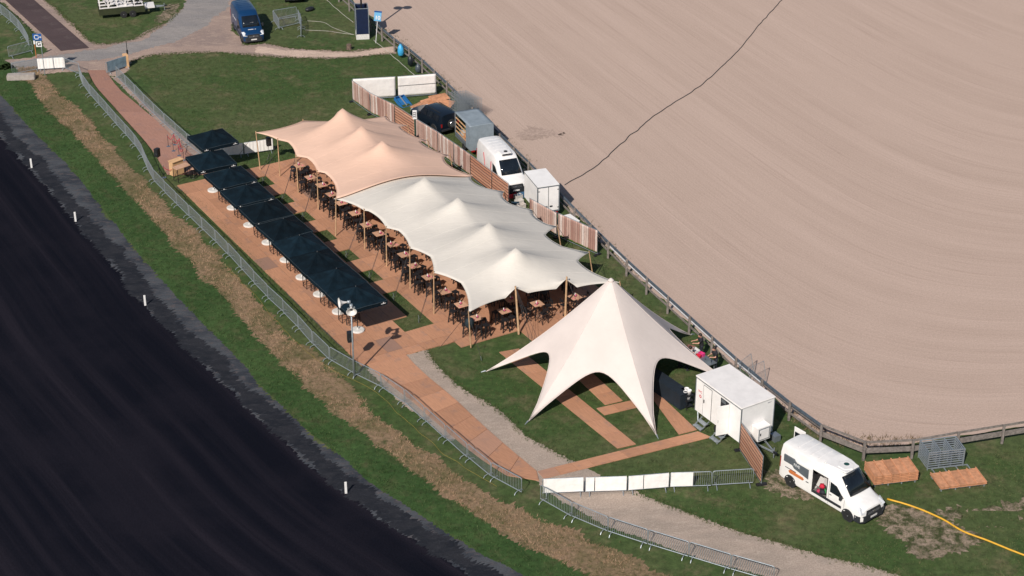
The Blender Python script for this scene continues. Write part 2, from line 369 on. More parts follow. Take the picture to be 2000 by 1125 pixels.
# --- sand arena beyond the rail: harrowed in lines that follow the rail round its bend
RAIL = catmull(GL([(600, -48), (660, 2), (741, 76), (774, 104), (827, 145), (1012, 326), (1198, 515), (1307, 616), (1431, 730), (1530, 813), (1580, 852), (1640, 886), (1719, 904), (1812, 890), (1902, 875), (1992, 861), (2110, 842), (2300, 815)]), 0.7)
SAND = catmull(GL([(600, -62), (690, 2), (760, 66), (845, 140), (1030, 322), (1212, 510), (1320, 610), (1445, 722), (1530, 793), (1600, 845), (1680, 872), (1750, 871), (1830, 858), (1910, 845), (2000, 832), (2120, 812), (2300, 785)]), 0.5)
def arena():
    poly = [Vector((p.x, p.y, 0)) for p in SAND] + [Vector((260, -13, 0)), Vector((260, 300, 0)), Vector((-60, 300, 0))]
    q = ragged(poly[:len(SAND)], 0.3, 0.0, 1)
    a1, b1 = G(760, 66), G(1445, 722); d1 = (b1 - a1).normalized(); n1 = Vector((-d1.y, d1.x, 0))
    a2, b2 = G(1750, 871), G(2000, 832); d2 = (b2 - a2).normalized(); n2 = Vector((-d2.y, d2.x, 0))
    # grid of rows laid off from the edge curve; rows bend with the corner
    vs, uv, fs = [], [], []; rows = [0, 0.5, 1, 1.5, 2, 3, 4, 5, 6, 8, 10, 12.5, 15, 18, 22, 26, 30, 35, 40, 46, 54, 64, 78, 96, 120]
    ext = [SAND[0] - d1 * 60] + list(SAND) + [SAND[-1] + d2 * 90]
    # outer frame: fan each edge point towards a far curve so that rows never cross
    far0, far1 = Vector((60, 170, 0)), Vector((190, 110, 0)); n = len(ext)
    s = 0; L = sum((ext[i + 1] - ext[i]).length for i in range(n - 1))
    for i, p in enumerate(ext):
        if i: s += (p - ext[i - 1]).length
        t = s / L; far = far0 * (1 - t) + far1 * t; D = far - p; DL = D.length
        jit = (noise.noise(p * 0.8) * 0.35 + noise.noise(p * 2.6) * 0.2)
        for r in rows:
            w = (r if r else jit * 0.6) / 120.0; q = p + D * w
            da, db = (q - a1).dot(n1), (q - a2).dot(n2); k = 7.0
            dist = -k * math.log(math.exp(-max(min(da, 300), -20) / k) + math.exp(-max(min(db, 300), -20) / k))
            along = (q - a1).dot(d1) + (q - a2).dot(d2)
            vs.append((q.x, q.y, 0.010)); uv.append((along, dist))
    m_ = len(rows)
    for i in range(n - 1):
        for j in range(m_ - 1):
            a = i * m_ + j; fs.append((a, a + 1, a + m_ + 1, a + m_))
    me = bpy.data.meshes.new('sand_arena'); me.from_pydata(vs, [], fs); l = me.uv_layers.new(name='along')
    for lp in me.loops: l.data[lp.index].uv = uv[lp.vertex_index]
    bm = bmesh.new(); bm.from_mesh(me); bmesh.ops.recalc_face_normals(bm, faces=bm.faces)
    if sum(f.normal.z for f in bm.faces) < 0: bmesh.ops.reverse_faces(bm, faces=bm.faces)
    bm.to_mesh(me); bm.free()
    me.materials.append(streak_mat('harrowed_sand', (0.448, 0.338, 0.280), (0.500, 0.380, 0.318), (0.400, 0.298, 0.246), (0.45, 4.2), 0.95, 9.0, (0.34, 0.70), 0.20, 0.5, 0.35))
    o = bpy.data.objects.new('sand_arena', me); C.objects.link(o); o['kind'] = 'structure'
arena()
m_damp = ground_mat('damp_sand', (0.36, 0.27, 0.222), (0.40, 0.30, 0.25), (0.44, 0.33, 0.275), 0.3, 1.2, 4.0, 0.5, 2.0, 0.3)
sheet('damp_patch', GL([(1005, 258), (1040, 252), (1085, 251), (1115, 260), (1100, 270), (1060, 272), (1020, 268)]), 0.0125, m_damp, rag=0.9, step=.12, seed=51)

# --- board floors: every board panel is a piece of its own
def board_mat(name, col, grey, amt=0.13):
    m, nd, lk = nodes_of(name); p = nd['Principled BSDF']
    tc = nd.new('ShaderNodeTexCoord').outputs['Object']; oi = nd.new('ShaderNodeObjectInfo').outputs['Random']
    ofs = N(nd, 'VectorMath', operation='ADD'); lk.new(tc, ofs.inputs[0]); lk.new(oi, ofs.inputs[1])
    gr = noise_tex(nd, lk, mapping(nd, lk, ofs.outputs[0], (1.2, 14, 1)), 1.5, 5, 0.65); st = noise_tex(nd, lk, ofs.outputs[0], 1.1, 5, 0.65)
    c = mixc(nd, lk, ramp(nd, lk, gr, 0.3, 0.75), tuple(x * 0.86 for x in col), tuple(x * 1.12 for x in col))
    c = mixc(nd, lk, ramp(nd, lk, st, 0.52, 0.82), c, grey)
    g2 = ramp(nd, lk, oi, 0.95, 0.98); g2m = nd.new('ShaderNodeMath'); g2m.operation = 'MULTIPLY'; g2m.inputs[1].default_value = 0.7; lk.new(g2, g2m.inputs[0])
    c = mixc(nd, lk, g2m.outputs[0], c, grey)
    h = N(nd, 'HueSaturation'); mr = nd.new('ShaderNodeMapRange'); mr.inputs[3].default_value = 1 - amt; mr.inputs[4].default_value = 1 + amt * 0.6
    wn2 = N(nd, 'TexWhiteNoise', noise_dimensions='1D'); lk.new(oi, wn2.inputs['W']); lk.new(wn2.outputs[0], mr.inputs[0]); lk.new(mr.outputs[0], h.inputs['Value']); lk.new(c, h.inputs['Color'])
    lk.new(h.outputs[0], p.inputs['Base Color']); p.inputs['Roughness'].default_value = 0.7; p.inputs['Specular IOR Level'].default_value = 0.25
    # plank grooves
    wv = N(nd, 'TexWave', Scale=1.1, wave_type='BANDS', bands_direction='Y'); lk.new(tc, wv.inputs['Vector'])
    bn = N(nd, 'Bump', Strength=0.35, Distance=0.02); lk.new(ramp(nd, lk, wv.outputs['Fac'], 0.0, 0.12), bn.inputs['Height']); lk.new(bn.outputs[0], p.inputs['Normal'])
    return m
m_board = board_mat('larch_boards', (0.475, 0.245, 0.148), (0.27, 0.18, 0.15))
m_redboard = board_mat('reddish_boards', (0.37, 0.20, 0.150), (0.25, 0.165, 0.15), 0.12)
m_mat = board_mat('dark_road_boards', (0.085, 0.058, 0.058), (0.13, 0.10, 0.095), 0.18)
def panel_quad(name, quad, z, h, mat, parent):
    """one floor panel from its four ground corners, with its own axes so that the grain runs lengthwise"""
    a, b, c, d = [Vector((q[0], q[1], 0)) for q in quad]; o = (a + b + c + d) / 4
    ang = math.atan2((b - a).y, (b - a).x); rm = Matrix.Rotation(-ang, 4, 'Z')
    loc = [rm @ (q - o) for q in (a, b, c, d)]
    return MB().prism([(q.x, q.y) for q in loc], 0, h).build(name, mat, parent, loc=(o.x, o.y, z), rz=ang)
floor = bpy.data.objects.new('terrace_floor', None); C.objects.link(floor); floor['kind'] = 'structure'
PU, PV, U0, V0 = 1.815, 1.1, -2.1, 0.25
proto_panel = MB().box(0, 0, 0, PU - 0.022, PV - 0.018, 0.07).build('floor_panel', m_board, floor); first = True
HOLES = [(2 * k + 1, 5) for k in range(8)] + [(15, 4), (14, 5)]
rnd = random.Random(4)
for i in range(19):
    for j in range(17):
        u, v = U0 + PU * (i + 0.5), V0 + PV * (j + 0.5)
        if (i, j) in HOLES: continue
        if i >= 17 and j < 6: continue
        if i >= 18 and j < 10: continue
        if i == 17 and j < 8: pass
        p = proto_panel if first else proto_panel.copy()
        if not first: C.objects.link(p); p.parent = floor
        first = False
        p.location = W(u, v, 0.012 + rnd.random() * 0.006); p.rotation_euler = (0, 0, SITE + (math.pi if rnd.random() < .5 else 0))
for j in range(6):                                         # short row that closes the terrace towards the gravel
    a, b = U0 + PU * 17, 29.4 + 0.06 * j
    panel_quad('floor_panel', [W(a + .012, V0 + PV * j + .01), W(b, V0 + PV * j + .01), W(b, V0 + PV * (j + 1) - .01), W(a + .012, V0 + PV * (j + 1) - .01)], 0.013, 0.068, m_board, floor)
def board_path(name, left, right, n, mat, z=0.014, h=0.05, gap=0.012):
    root = bpy.data.objects.new(name, None); C.objects.link(root); root['kind'] = 'structure'
    l = [Vector(p) for p in left]; r = [Vector(p) for p in right]
    def at(pl, t):
        L = [0]
        for a, b in zip(pl, pl[1:]): L.append(L[-1] + (b - a).length)
        s = t * L[-1]
        for k in range(len(pl) - 1):
            if s <= L[k + 1] + 1e-6: return pl[k] + (pl[k + 1] - pl[k]) * ((s - L[k]) / (L[k + 1] - L[k]))
        return pl[-1]
    for k in range(n):
        t0, t1 = k / n, (k + 1) / n; a, b, c, d = at(l, t0), at(l, t1), at(r, t1), at(r, t0); g = (b - a).normalized() * gap
        panel_quad('floor_panel', [a + g, b - g, c - g, d + g], z + 0.004 * rnd.random(), h, mat, root)
    return root
board_path('entrance_boardwalk', GL([(171, 138), (187, 170), (240, 229), (293, 287), (327, 342)]), GL([(205, 138), (232, 175), (310, 240), (376, 305), (425, 342)]), 14, m_redboard)
board_path('boardwalk', GL([(706, 704), (760, 750), (804, 783), (840, 815), (877, 847), (914, 879), (957, 910), (1002, 937), (1053, 940)]), GL([(789, 690), (822, 726), (885, 777), (930, 820), (960, 847), (1005, 886), (1048, 921)]), 9, m_board)
board_path('boardwalk', GL([(1050, 922), (1363, 844)]), GL([(1062, 936), (1389, 855)]), 10, m_board)
board_path('boardwalk', GL([(975, 689), (1206, 877)]), GL([(1013, 682), (1242, 869)]), 8, m_board)
board_path('boardwalk', GL([(1085, 700), (1182, 792)]), GL([(1118, 694), (1216, 784)]), 5, m_board)
board_path('boardwalk', GL([(1165, 799), (1262, 777)]), GL([(1180, 812), (1273, 790)]), 3, m_board, z=0.016)
board_path('boardwalk', GL([(1236, 727), (1326, 850)]), GL([(1262, 748), (1361, 841)]), 5, m_board)
board_path('road_boards', GL([(-8, -16), (10, 0), (119, 100)]), GL([(48, -16), (66, 0), (174, 94)]), 9, m_mat, z=0.018, h=0.04)

# ================================================================== TENTS
def fdm(P, fixed, E, Q, load=0.0):
    """equilibrium of a tensioned net (force densities): free nodes settle between the fixed ones"""
    n = len(P); A = np.zeros((n, n)); i, j = E[:, 0], E[:, 1]
    np.add.at(A, (i, i), Q); np.add.at(A, (j, j), Q); np.add.at(A, (i, j), -Q); np.add.at(A, (j, i), -Q)
    fr = np.where(~fixed)[0]; fx = np.where(fixed)[0]; rhs = -A[np.ix_(fr, fx)] @ P[fx]; rhs[:, 2] -= load
    P = P.copy(); P[fr] = np.linalg.solve(A[np.ix_(fr, fr)], rhs); return P
def net_object(name, P, quads, mat, parent, thick=0.012, sub=1):
    me = bpy.data.meshes.new(name); me.from_pydata([tuple(p) for p in P], [], quads)
    bm = bmesh.new(); bm.from_mesh(me); bmesh.ops.recalc_face_normals(bm, faces=bm.faces)
    if sum(f.normal.z for f in bm.faces) < 0: bmesh.ops.reverse_faces(bm, faces=bm.faces)
    bm.to_mesh(me); bm.free(); me.polygons.foreach_set('use_smooth', [True] * len(me.polygons)); me.materials.append(mat)
    o = bpy.data.objects.new(name, me); C.objects.link(o); o.parent = parent
    if thick:
        md = o.modifiers.new('cloth', 'SOLIDIFY'); md.thickness = thick; md.offset = -1
    return o
def cloth_mat(name, col, trans=0.12, seam_rot=0.0, weave=0.10):
    m, nd, lk = nodes_of(name); p = nd['Principled BSDF']; tc = nd.new('ShaderNodeTexCoord').outputs['Object']
    n1 = noise_tex(nd, lk, tc, 0.35, 5, 0.6); n2 = noise_tex(nd, lk, mapping(nd, lk, tc, (0.5, 3, 1), (0, 0, seam_rot)), 1.4, 5, 0.7)
    n3 = noise_tex(nd, lk, tc, 6.0, 4, 0.7)
    c = mixc(nd, lk, ramp(nd, lk, n1, 0.3, 0.7), tuple(x * 0.94 for x in col), tuple(min(1, x * 1.05) for x in col))
    c = mixc(nd, lk, ramp(nd, lk, n3, 0.55, 0.8), c, tuple(x * 0.93 for x in col))
    lk.new(c, p.inputs['Base Color']); p.inputs['Roughness'].default_value = 0.75; p.inputs['Specular IOR Level'].default_value = 0.25
    bn = N(nd, 'Bump', Strength=weave * 1.8, Distance=0.12); lk.new(n2, bn.inputs['Height']); lk.new(bn.outputs[0], p.inputs['Normal'])
    tr = nd.new('ShaderNodeBsdfTranslucent'); lk.new(c, tr.inputs[0]); mx = nd.new('ShaderNodeMixShader'); mx.inputs[0].default_value = trans
    lk.new(p.outputs[0], mx.inputs[1]); lk.new(tr.outputs[0], mx.inputs[2]); lk.new(mx.outputs[0], nd['Material Output'].inputs[0])
    return m
m_pink = cloth_mat('peach_stretch_cloth', (0.76, 0.515, 0.395), 0.08, SITE)
m_white = cloth_mat('pale_stretch_cloth', (0.67, 0.63, 0.57), 0.08, SITE)
m_star = cloth_mat('white_star_cloth', (0.68, 0.60, 0.56), 0.06, 0.4, 0.06)
m_pole = M('pole_wood', (0.47, 0.30, 0.17), 0.7, 0.2, 4, bump=0.3)
m_rope = M('dark_rope', (0.03, 0.028, 0.03), 0.8)
m_steel = M('galvanised_steel', (0.34, 0.38, 0.41), 0.45, 0.15, 6, metal=0.5, spec=0.5)
m_black = M('black_metal', (0.012, 0.013, 0.016), 0.45, 0.2, 8)
m_blackplastic = M('black_plastic', (0.016, 0.017, 0.020), 0.5, 0.2, 8)

def stretch_tent(name, label, mat, corners, left, right, front, back, peaks, fixed_front=None, fixed_back=None, NU=46, NV=34):
    """corners: (u, v, z) for back-left, front-left, front-right, back-right; edge points (t, u, v, z); peaks (s, t, u, v, z)"""
    root = thing(name, label, 'tent', W(corners[0][0], corners[0][1], 0))
    bl, fl, frt, br = [np.array(c, float) for c in corners]
    P = np.zeros((NU * NV, 3)); fixed = np.zeros(NU * NV, bool); ix = lambda i, j: i * NV + j
    for i in range(NU):
        for j in range(NV):
            s, t = i / (NU - 1), j / (NV - 1)
            P[ix(i, j)] = (bl * (1 - s) + fl * s) * (1 - t) + (br * (1 - s) + frt * s) * t
    def fix(i, j, p): P[ix(i, j)] = p; fixed[ix(i, j)] = True
    for i, j, c in ((0, 0, bl), (NU - 1, 0, fl), (NU - 1, NV - 1, frt), (0, NV - 1, br)): fix(i, j, c)
    for t, *p in left: fix(round(t * (NU - 1)), 0, p)
    for t, *p in right: fix(round(t * (NU - 1)), NV - 1, p)
    for t, *p in front: fix(NU - 1, round(t * (NV - 1)), p)
    for t, *p in back: fix(0, round(t * (NV - 1)), p)
    for (row, f) in ((NU - 1, fixed_front), (0, fixed_back)):
        if f:
            for j in range(NV): fix(row, j, f(j / (NV - 1)))
    for s, t, *p in peaks:                                  # the pole head lifts a soft cone out of the cloth
        pi, pj = round(s * (NU - 1)), round(t * (NV - 1))
        du = np.linalg.norm(fl - bl) / (NU - 1); dv = np.linalg.norm(br - bl) / (NV - 1)
        for a in range(-6, 7):
            for b in range(-8, 9):
                r = math.hypot(a * du, b * dv)
                if r < 0.6: fix(pi + a, pj + b, (p[0] + a * du, p[1] + b * dv, p[2] - 0.48 * (r / 0.6) ** 0.8))
    prow = {round(q[0] * (NU - 1)) for q in peaks} | {round(q[0] * (NU - 1)) for q in left}
    pcol = round(peaks[0][1] * (NV - 1)); plo, phi = round(peaks[0][0] * (NU - 1)), round(peaks[-1][0] * (NU - 1))
    E, Q = [], []
    for i in range(NU):
        for j in range(NV):
            if i + 1 < NU: E.append((ix(i, j), ix(i + 1, j))); Q.append((26.0 if j == 0 else 11.0) if j in (0, NV - 1) else (7.0 if abs(j - pcol) < 1 and plo <= i < phi else 1.0))
            if j + 1 < NV: E.append((ix(i, j), ix(i, j + 1))); Q.append(14.0 if i in (0, NU - 1) else (14.0 if i in prow else 1.8))
    P = fdm(P, fixed, np.array(E), np.array(Q), 0.0075)
    Pw = [W(p[0], p[1], p[2]) - root.location for p in P]
    quads = [(ix(i, j), ix(i + 1, j), ix(i + 1, j + 1), ix(i, j + 1)) for i in range(NU - 1) for j in range(NV - 1)]
    cl = net_object('canopy', Pw, quads, mat, root)
    for i in range(4, NU - 3, 5): MB().tube([Pw[ix(i, j)] + Vector((0, 0, -.002)) for j in range(NV)], 0.008, 4).build('seam', mat, cl)
    # hem tape along the free edge
    rim = [Pw[ix(i, 0)] for i in range(NU)] + [Pw[ix(NU - 1, j)] for j in range(1, NV)] + [Pw[ix(i, NV - 1)] for i in range(NU - 2, -1, -1)] + [Pw[ix(0, j)] for j in range(NV - 2, 0, -1)]
    MB().tube([p + Vector((0, 0, -0.004)) for p in rim], 0.016, 5, closed=True).build('hem', mat, cl)
    return root
def tent_pole(root, tip, lean=(0, 0), over=0.12, r=0.045):
    """wooden side pole with its foot out under the tip"""
    f = W(tip[0] + lean[0], tip[1] + lean[1], 0.085); t = W(tip[0], tip[1], tip[2]); d = (t - f).normalized()
    MB().tube([f - root.location, t + d * over - root.location], [r, r * 0.8], 8).build('pole', m_pole, root, smooth=False)
def guy(root, tip, anchor, z0=0.02):
    a = W(*tip) - root.location; b = W(anchor[0], anchor[1], z0) - root.location
    MB().tube([a, (a + b) / 2 + Vector((0, 0, -0.03)), b], 0.013, 4).build('guy_rope', m_rope, root)
def peg(root, u, v):
    p = W(u, v, 0) - root.location
    MB().tube([p + Vector((0, 0, 0)), p + Vector((-.05, -.03, .32))], 0.018, 5).build('ground_peg', m_steel, root)

PINK_L = [(-2.03, 6.99, 3.0), (0.19, 7.82, 3.05), (3.62, 7.77, 3.0), (7.03, 7.91, 3.05), (11.87, 7.1, 2.95)]
PINK_R = [(-1.31, 17.98, 2.3), (1.3, 18.51, 2.3), (4.68, 18.47, 2.3), (8.04, 18.6, 2.3), (12.26, 18.22, 2.3)]
PK = [(1.27, 12.92, 4.95), (4.79, 12.78, 4.8), (8.07, 12.84, 4.8)]
def seam(t, du=0.0, dz=0.0):
    u = 11.87 + (12.26 - 11.87) * t; v = 7.1 + (18.22 - 7.1) * t; z = 2.95 + (2.3 - 2.95) * t + 0.95 * math.sin(math.pi * min(1, t * 1.02)) ** 1.3
    return (u + du, v, z + dz)
pink = stretch_tent('stretch_tent', 'peach coloured stretch tent with three peaks above the high tables', m_pink,
    [PINK_L[0], PINK_L[-1], PINK_R[-1], PINK_R[0]], [(0.17, *PINK_L[1]), (0.42, *PINK_L[2]), (0.66, *PINK_L[3])], [(0.2, *PINK_R[1]), (0.45, *PINK_R[2]), (0.69, *PINK_R[3])],
    [], [(0.37, -2.09, 11.03, 3.1)], [(0.24, 0.515, *PK[0]), (0.49, 0.515, *PK[1]), (0.72, 0.515, *PK[2])], fixed_front=lambda t: seam(t, 0.25 * math.sin(math.pi * t), 0.05))
def SV(px, py, z):
    p = G(px, py, z); x, y = p.x - OX, p.y - OY; return (x * UX + y * UY, x * VX + y * VY, z)
WL = [(12.0, 7.35, 2.82), (14.71, 7.93, 3.05), (17.98, 7.99, 3.05), (21.66, 7.9, 3.1), (25.63, 7.59, 3.1), (31.07, 7.15, 2.8)]
WR = [(12.3, 18.0, 2.2), (15.76, 18.86, 2.3), (19.45, 19.02, 2.3), (22.62, 19.16, 2.3), (27.15, 18.89, 2.3), (31.89, 18.25, 2.3)]
WK = [(15.34, 12.5, 4.8), (19.51, 12.87, 4.8), (24.04, 12.76, 4.8), (28.18, 12.39, 4.8)]
white = stretch_tent('stretch_tent', 'pale grey white stretch tent with four peaks behind the star tent', m_white,
    [WL[0], WL[-1], WR[-1], WR[0]], [(0.15, *WL[1]), (0.32, *WL[2]), (0.50, *WL[3]), (0.71, *WL[4])], [(0.19, *WR[1]), (0.37, *WR[2]), (0.53, *WR[3]), (0.76, *WR[4])],
    [(0.27, *SV(987, 582, 2.62)), (0.36, 30.31, 11.11, 3.15), (0.45, *SV(1031, 572, 2.55)), (0.59, *SV(1086, 564, 2.55)), (0.68, 30.76, 14.77, 3.05), (0.77, *SV(1127, 561, 2.5))], [], [(0.17, 0.48, *WK[0]), (0.38, 0.48, *WK[1]), (0.61, 0.48, *WK[2]), (0.83, 0.48, *WK[3])],
    fixed_back=lambda t: seam(t, -0.35, -0.10), NU=60)
GR = [0.62 + 3.63 * k for k in range(8)]
for k, t in enumerate(PINK_L):
    tent_pole(pink, t, ((0.6, -0.1), (0.25, -0.1), (0.3, -0.1), (0.2, -0.15), (0.1, -0.2))[k])
for t in PINK_R[:-1]: tent_pole(pink, t, (0.0, 0.35), r=0.04); guy(pink, t, (t[0], t[1] + 1.35))
tent_pole(pink, (-2.09, 11.03, 3.1), (-0.3, 0), r=0.045); guy(pink, (-2.09, 11.03, 3.2), (-4.2, 10.8)); guy(pink, (-2.03, 6.99, 3.1), (-4.3, 6.0))
for k, t in enumerate(WL[1:]): tent_pole(white, t, ((0.2, -0.15), (0.1, -0.1), (0.2, -0.15), (0.2, -0.15), (-0.1, 0.2))[k])
for t in WR: tent_pole(white, t, (0.0, 0.4), r=0.04); guy(white, t, (t[0], t[1] + 1.4))
tent_pole(white, (30.31, 11.11, 3.15), (0.75, -0.2), r=0.075); tent_pole(white, (30.76, 14.77, 3.05), (0.05, -0.1), r=0.075)
for root, pk in ((pink, PK), (white, WK)):
    for p in pk:
        MB().tube([W(p[0], p[1], 0.085) - root.location, W(p[0], p[1], p[2] - 0.3) - root.location], 0.05, 8).build('centre_pole', m_pole, root)
for root, tips in ((pink, PINK_L[1:4]), (white, WL[1:5])):
    for t in tips:
        g = min(GR, key=lambda x: abs(x - t[0] - 0.4)); guy(root, t, (g - 0.25, 6.35)); guy(root, t, (g + 0.2, 6.1)); peg(root, g - 0.25, 6.33); peg(root, g + 0.2, 6.08)
guy(white, (31.07, 7.15, 2.85), (29.9, 5.6)); guy(white, (31.07, 7.15, 2.85), (32.6, 7.2)); peg(white, 32.6, 7.2)
for dv in (-0.3, 0.0, 0.35): guy(white, (30.31, 11.11, 3.2), (32.6, 11.2 + dv)); peg(white, 32.6, 11.2 + dv)
guy(white, (30.76, 14.77, 3.1), (33.2, 15.1))

# --- star tent: one mast, six pegged arms with arched openings between them
def star_tent():
    cx, cv, H = 37.93, 13.4, 6.7
    root = thing('star_tent', 'white star shaped tent with one mast and arched sides on the lawn', 'tent', W(cx, cv, 0))
    feet = [(34.02, 6.71), (40.44, 5.95), (45.67, 11.73), (42.6, 19.2), (36.9, 20.6), (31.9, 15.2)]
    K, NR = 18, 24; nj = 6 * K; ix = lambda i, j: 1 + (i - 1) * nj + (j % nj)
    n = 1 + NR * nj; P = np.zeros((n, 3)); fixed = np.zeros(n, bool); P[0] = (cx, cv, H); fixed[0] = True
    for i in range(1, NR + 1):
        for j in range(nj):
            a, b = feet[(j // K) % 6], feet[(j // K + 1) % 6]; t = (j % K) / K; r = i / NR
            e = ((a[0] * (1 - t) + b[0] * t) - cx, (a[1] * (1 - t) + b[1] * t) - cv)
            P[ix(i, j)] = (cx + e[0] * r, cv + e[1] * r, H * (1 - r))
    for j in range(nj):                                     # taut arches between the pegged feet
        a, b = feet[(j // K) % 6], feet[(j // K + 1) % 6]; t = (j % K) / K; w = math.sin(math.pi * t)
        x, y = a[0] * (1 - t) + b[0] * t, a[1] * (1 - t) + b[1] * t; k = 0.40 * w ** 0.62
        P[ix(NR, j)] = (x + (cx - x) * k, y + (cv - y) * k, 0.06 + 2.35 * w ** 0.72); fixed[ix(NR, j)] = True
    for j in range(nj):                                     # crown ring round the mast head
        a = P[ix(1, j)] - P[0]; a = a / np.hypot(a[0], a[1]) * 0.16; P[ix(1, j)] = (cx + a[0], cv + a[1], H - 0.16); fixed[ix(1, j)] = True
    E, Q = [], []
    for i in range(1, NR + 1):
        for j in range(nj):
            E.append((ix(i, j), ix(i, j + 1))); Q.append(7.0 if i == NR else 0.8)
            if i < NR: E.append((ix(i, j), ix(i + 1, j))); Q.append(16.0 if j % K == 0 else 2.2)
    P = fdm(P, fixed, np.array(E), np.array(Q))
    Pw = [W(*p) - root.location for p in P]
    fs = [(0, ix(1, j), ix(1, j + 1)) for j in range(nj)] + [(ix(i, j), ix(i + 1, j), ix(i + 1, j + 1), ix(i, j + 1)) for i in range(1, NR) for j in range(nj)]
    cl = net_object('canopy', Pw, fs, m_star, root, 0.012)
    me = cl.data; seams = set()
    for k in range(6):
        for i in range(1, NR): seams.add(tuple(sorted((ix(i, k * K), ix(i + 1, k * K)))))
    for e in me.edges:
        if tuple(sorted(e.vertices)) in seams: e.use_edge_sharp = True
    MB().tube([Pw[ix(NR, j)] for j in range(nj)], 0.02, 5, closed=True).build('hem', m_star, cl)
    for k in range(6): MB().tube([Pw[ix(i, k * K)] + Vector((0, 0, .006)) for i in range(1, NR + 1)], 0.014, 5).build('seam', m_star, cl)
    MB().tube([Vector((0, 0, 0)), Vector((0, 0, H - 0.02))], 0.06, 10).build('mast', m_steel, root)
    MB().lathe([(0.02, H + 0.03), (0.19, H - 0.10), (0.20, H - 0.17)], 16).build('mast_cap', m_star, root, smooth=True)
    for k in range(6):
        p = Pw[ix(NR, k * K)]; d = Vector((p.x, p.y, 0)).normalized()
        MB().tube([p + d * 0.32 + Vector((0, 0, -0.05)), p + d * 0.02 + Vector((0, 0, 0.06))], [0.02, 0.05], 6).build('ground_peg', m_steel, root)
star_tent()

# ================================================================== PARASOLS
m_navy = M('navy_canvas', (0.0030, 0.0095, 0.0155), 0.85, 0.35, 1.6, bump=0.5, bscale=3, spec=0.12, objvar=0.35)
m_conc = M('white_concrete', (0.62, 0.60, 0.57), 0.8, 0.12, 6, bump=0.2)
m_white_print = M('white_print', (0.72, 0.72, 0.72), 0.6, 0.05)
def parasol(tilt=0.0):
    root = thing('parasol', '', 'parasol', group='navy square parasols in a row')
    ZE, ZA, h, n = 2.54, 3.30, 1.50, 8
    b = MB(); rows = []
    for i in range(n + 1):                                  # four sagging triangles between the eight ribs
        t = i / n; ring = []
        for k in range(4):
            for q in range(8):
                s = q / 8; c0 = [(-h, -h), (h, -h), (h, h), (-h, h)][k]; c1 = [(h, -h), (h, h), (-h, h), (-h, -h)][k]
                x, y = c0[0] * (1 - s) + c1[0] * s, c0[1] * (1 - s) + c1[1] * s
                sag = -0.05 * math.sin(math.pi * t) * (math.sin(2 * math.pi * s) ** 2) - 0.02 * t * (math.sin(2 * math.pi * s) ** 2)
                ring.append((x * t, y * t, ZA + (ZE - ZA) * (t ** 0.9) + sag))
        rows.append(ring)
    o = len(b.v); m_ = 32
    for r in rows[1:]: b.v += r
    b.v.append((0, 0, ZA)); top = len(b.v) - 1
    for j in range(m_): b.f.append((top, o + j, o + (j + 1) % m_))
    for i in range(n - 1):
        for j in range(m_): b.f.append((o + i * m_ + j, o + (i + 1) * m_ + j, o + (i + 1) * m_ + (j + 1) % m_, o + i * m_ + (j + 1) % m_))
    cp = b.build('canopy', m_navy, root)
    md = cp.modifiers.new('cloth', 'SOLIDIFY'); md.thickness = 0.01
    v = MB(); ring = rows[-1]
    for j in range(m_):
        a, c = Vector(ring[j]), Vector(ring[(j + 1) % m_]); dz = Vector((0, 0, -0.26)); v.add([a * 1.002, c * 1.002, c * 1.002 + dz, a * 1.002 + dz], [(0, 1, 2, 3)])
    va = v.build('valance', m_navy, cp); md = va.modifiers.new('cloth', 'SOLIDIFY'); md.thickness = 0.008
    MB().tube([Vector(q) * 1.003 for q in rows[-1]], .014, 4, closed=True).build('piping', M('canvas_piping', (.035, .05, .06), .6), cp)
    crown = [(-.15, 0), (.15, 0), (.19, .05), (.06, .035), (.05, .12), (-.02, .12), (-.04, .035), (-.19, .05)]   # small white mark printed at the valance corners
    for (x, y, ax) in ((h + .009, h - .30, 'y'), (h + .009, -h + .30, 'y')):
        MB().prism([(y + p[0], ZE - 0.165 + p[1]) for p in crown], x, x + 0.006, 'x').build('printed_mark', m_white_print, va)
    MB().tube([(0, 0, 0.1), (0, 0, ZA + 0.06)], 0.035, 10).build('pole', m_black, root, smooth=True)
    for k in range(4):
        a = math.pi / 4 + k * math.pi / 2
        MB().tube([(0, 0, ZA - 0.1), (math.cos(a) * h * 1.38, math.sin(a) * h * 1.38, ZE - 0.02)], 0.014, 5).build('rib', m_black, root)
    MB().lathe([(0.44, 0.0), (0.46, 0.03), (0.45, 0.09), (0.38, 0.12), (0.08, 0.125), (0.06, 0.24), (0.045, 0.25)], 28).build('base', m_conc, root, smooth=False)
    return root
par = parasol()
PARS = [(-3.58, 4.0), (0.11, 2.32), (3.71, 2.36), (7.03, 2.26), (10.33, 2.26), (13.5, 2.24), (16.45, 2.1), (19.31, 2.08), (22.18, 2.12), (25.08, 2.1)]
for k, (u, v) in enumerate(PARS):
    lab = 'navy square parasol on white round base, %s from the entrance boardwalk' % nth(k + 1)
    if k == 0: lab = 'navy square parasol farthest back, over the white barriers at the boardwalk'
    if k == 9: lab = 'navy square parasol nearest the loudspeaker post, casting a full shadow'
    o = place(par, USED, W(u + .12, v - .03, 0.085) if k else W(u, v, 0.02), SITE + R((1.5, -2, 1, 0, -1, 1.5, 0, -1, 1, 0)[k]), lab)

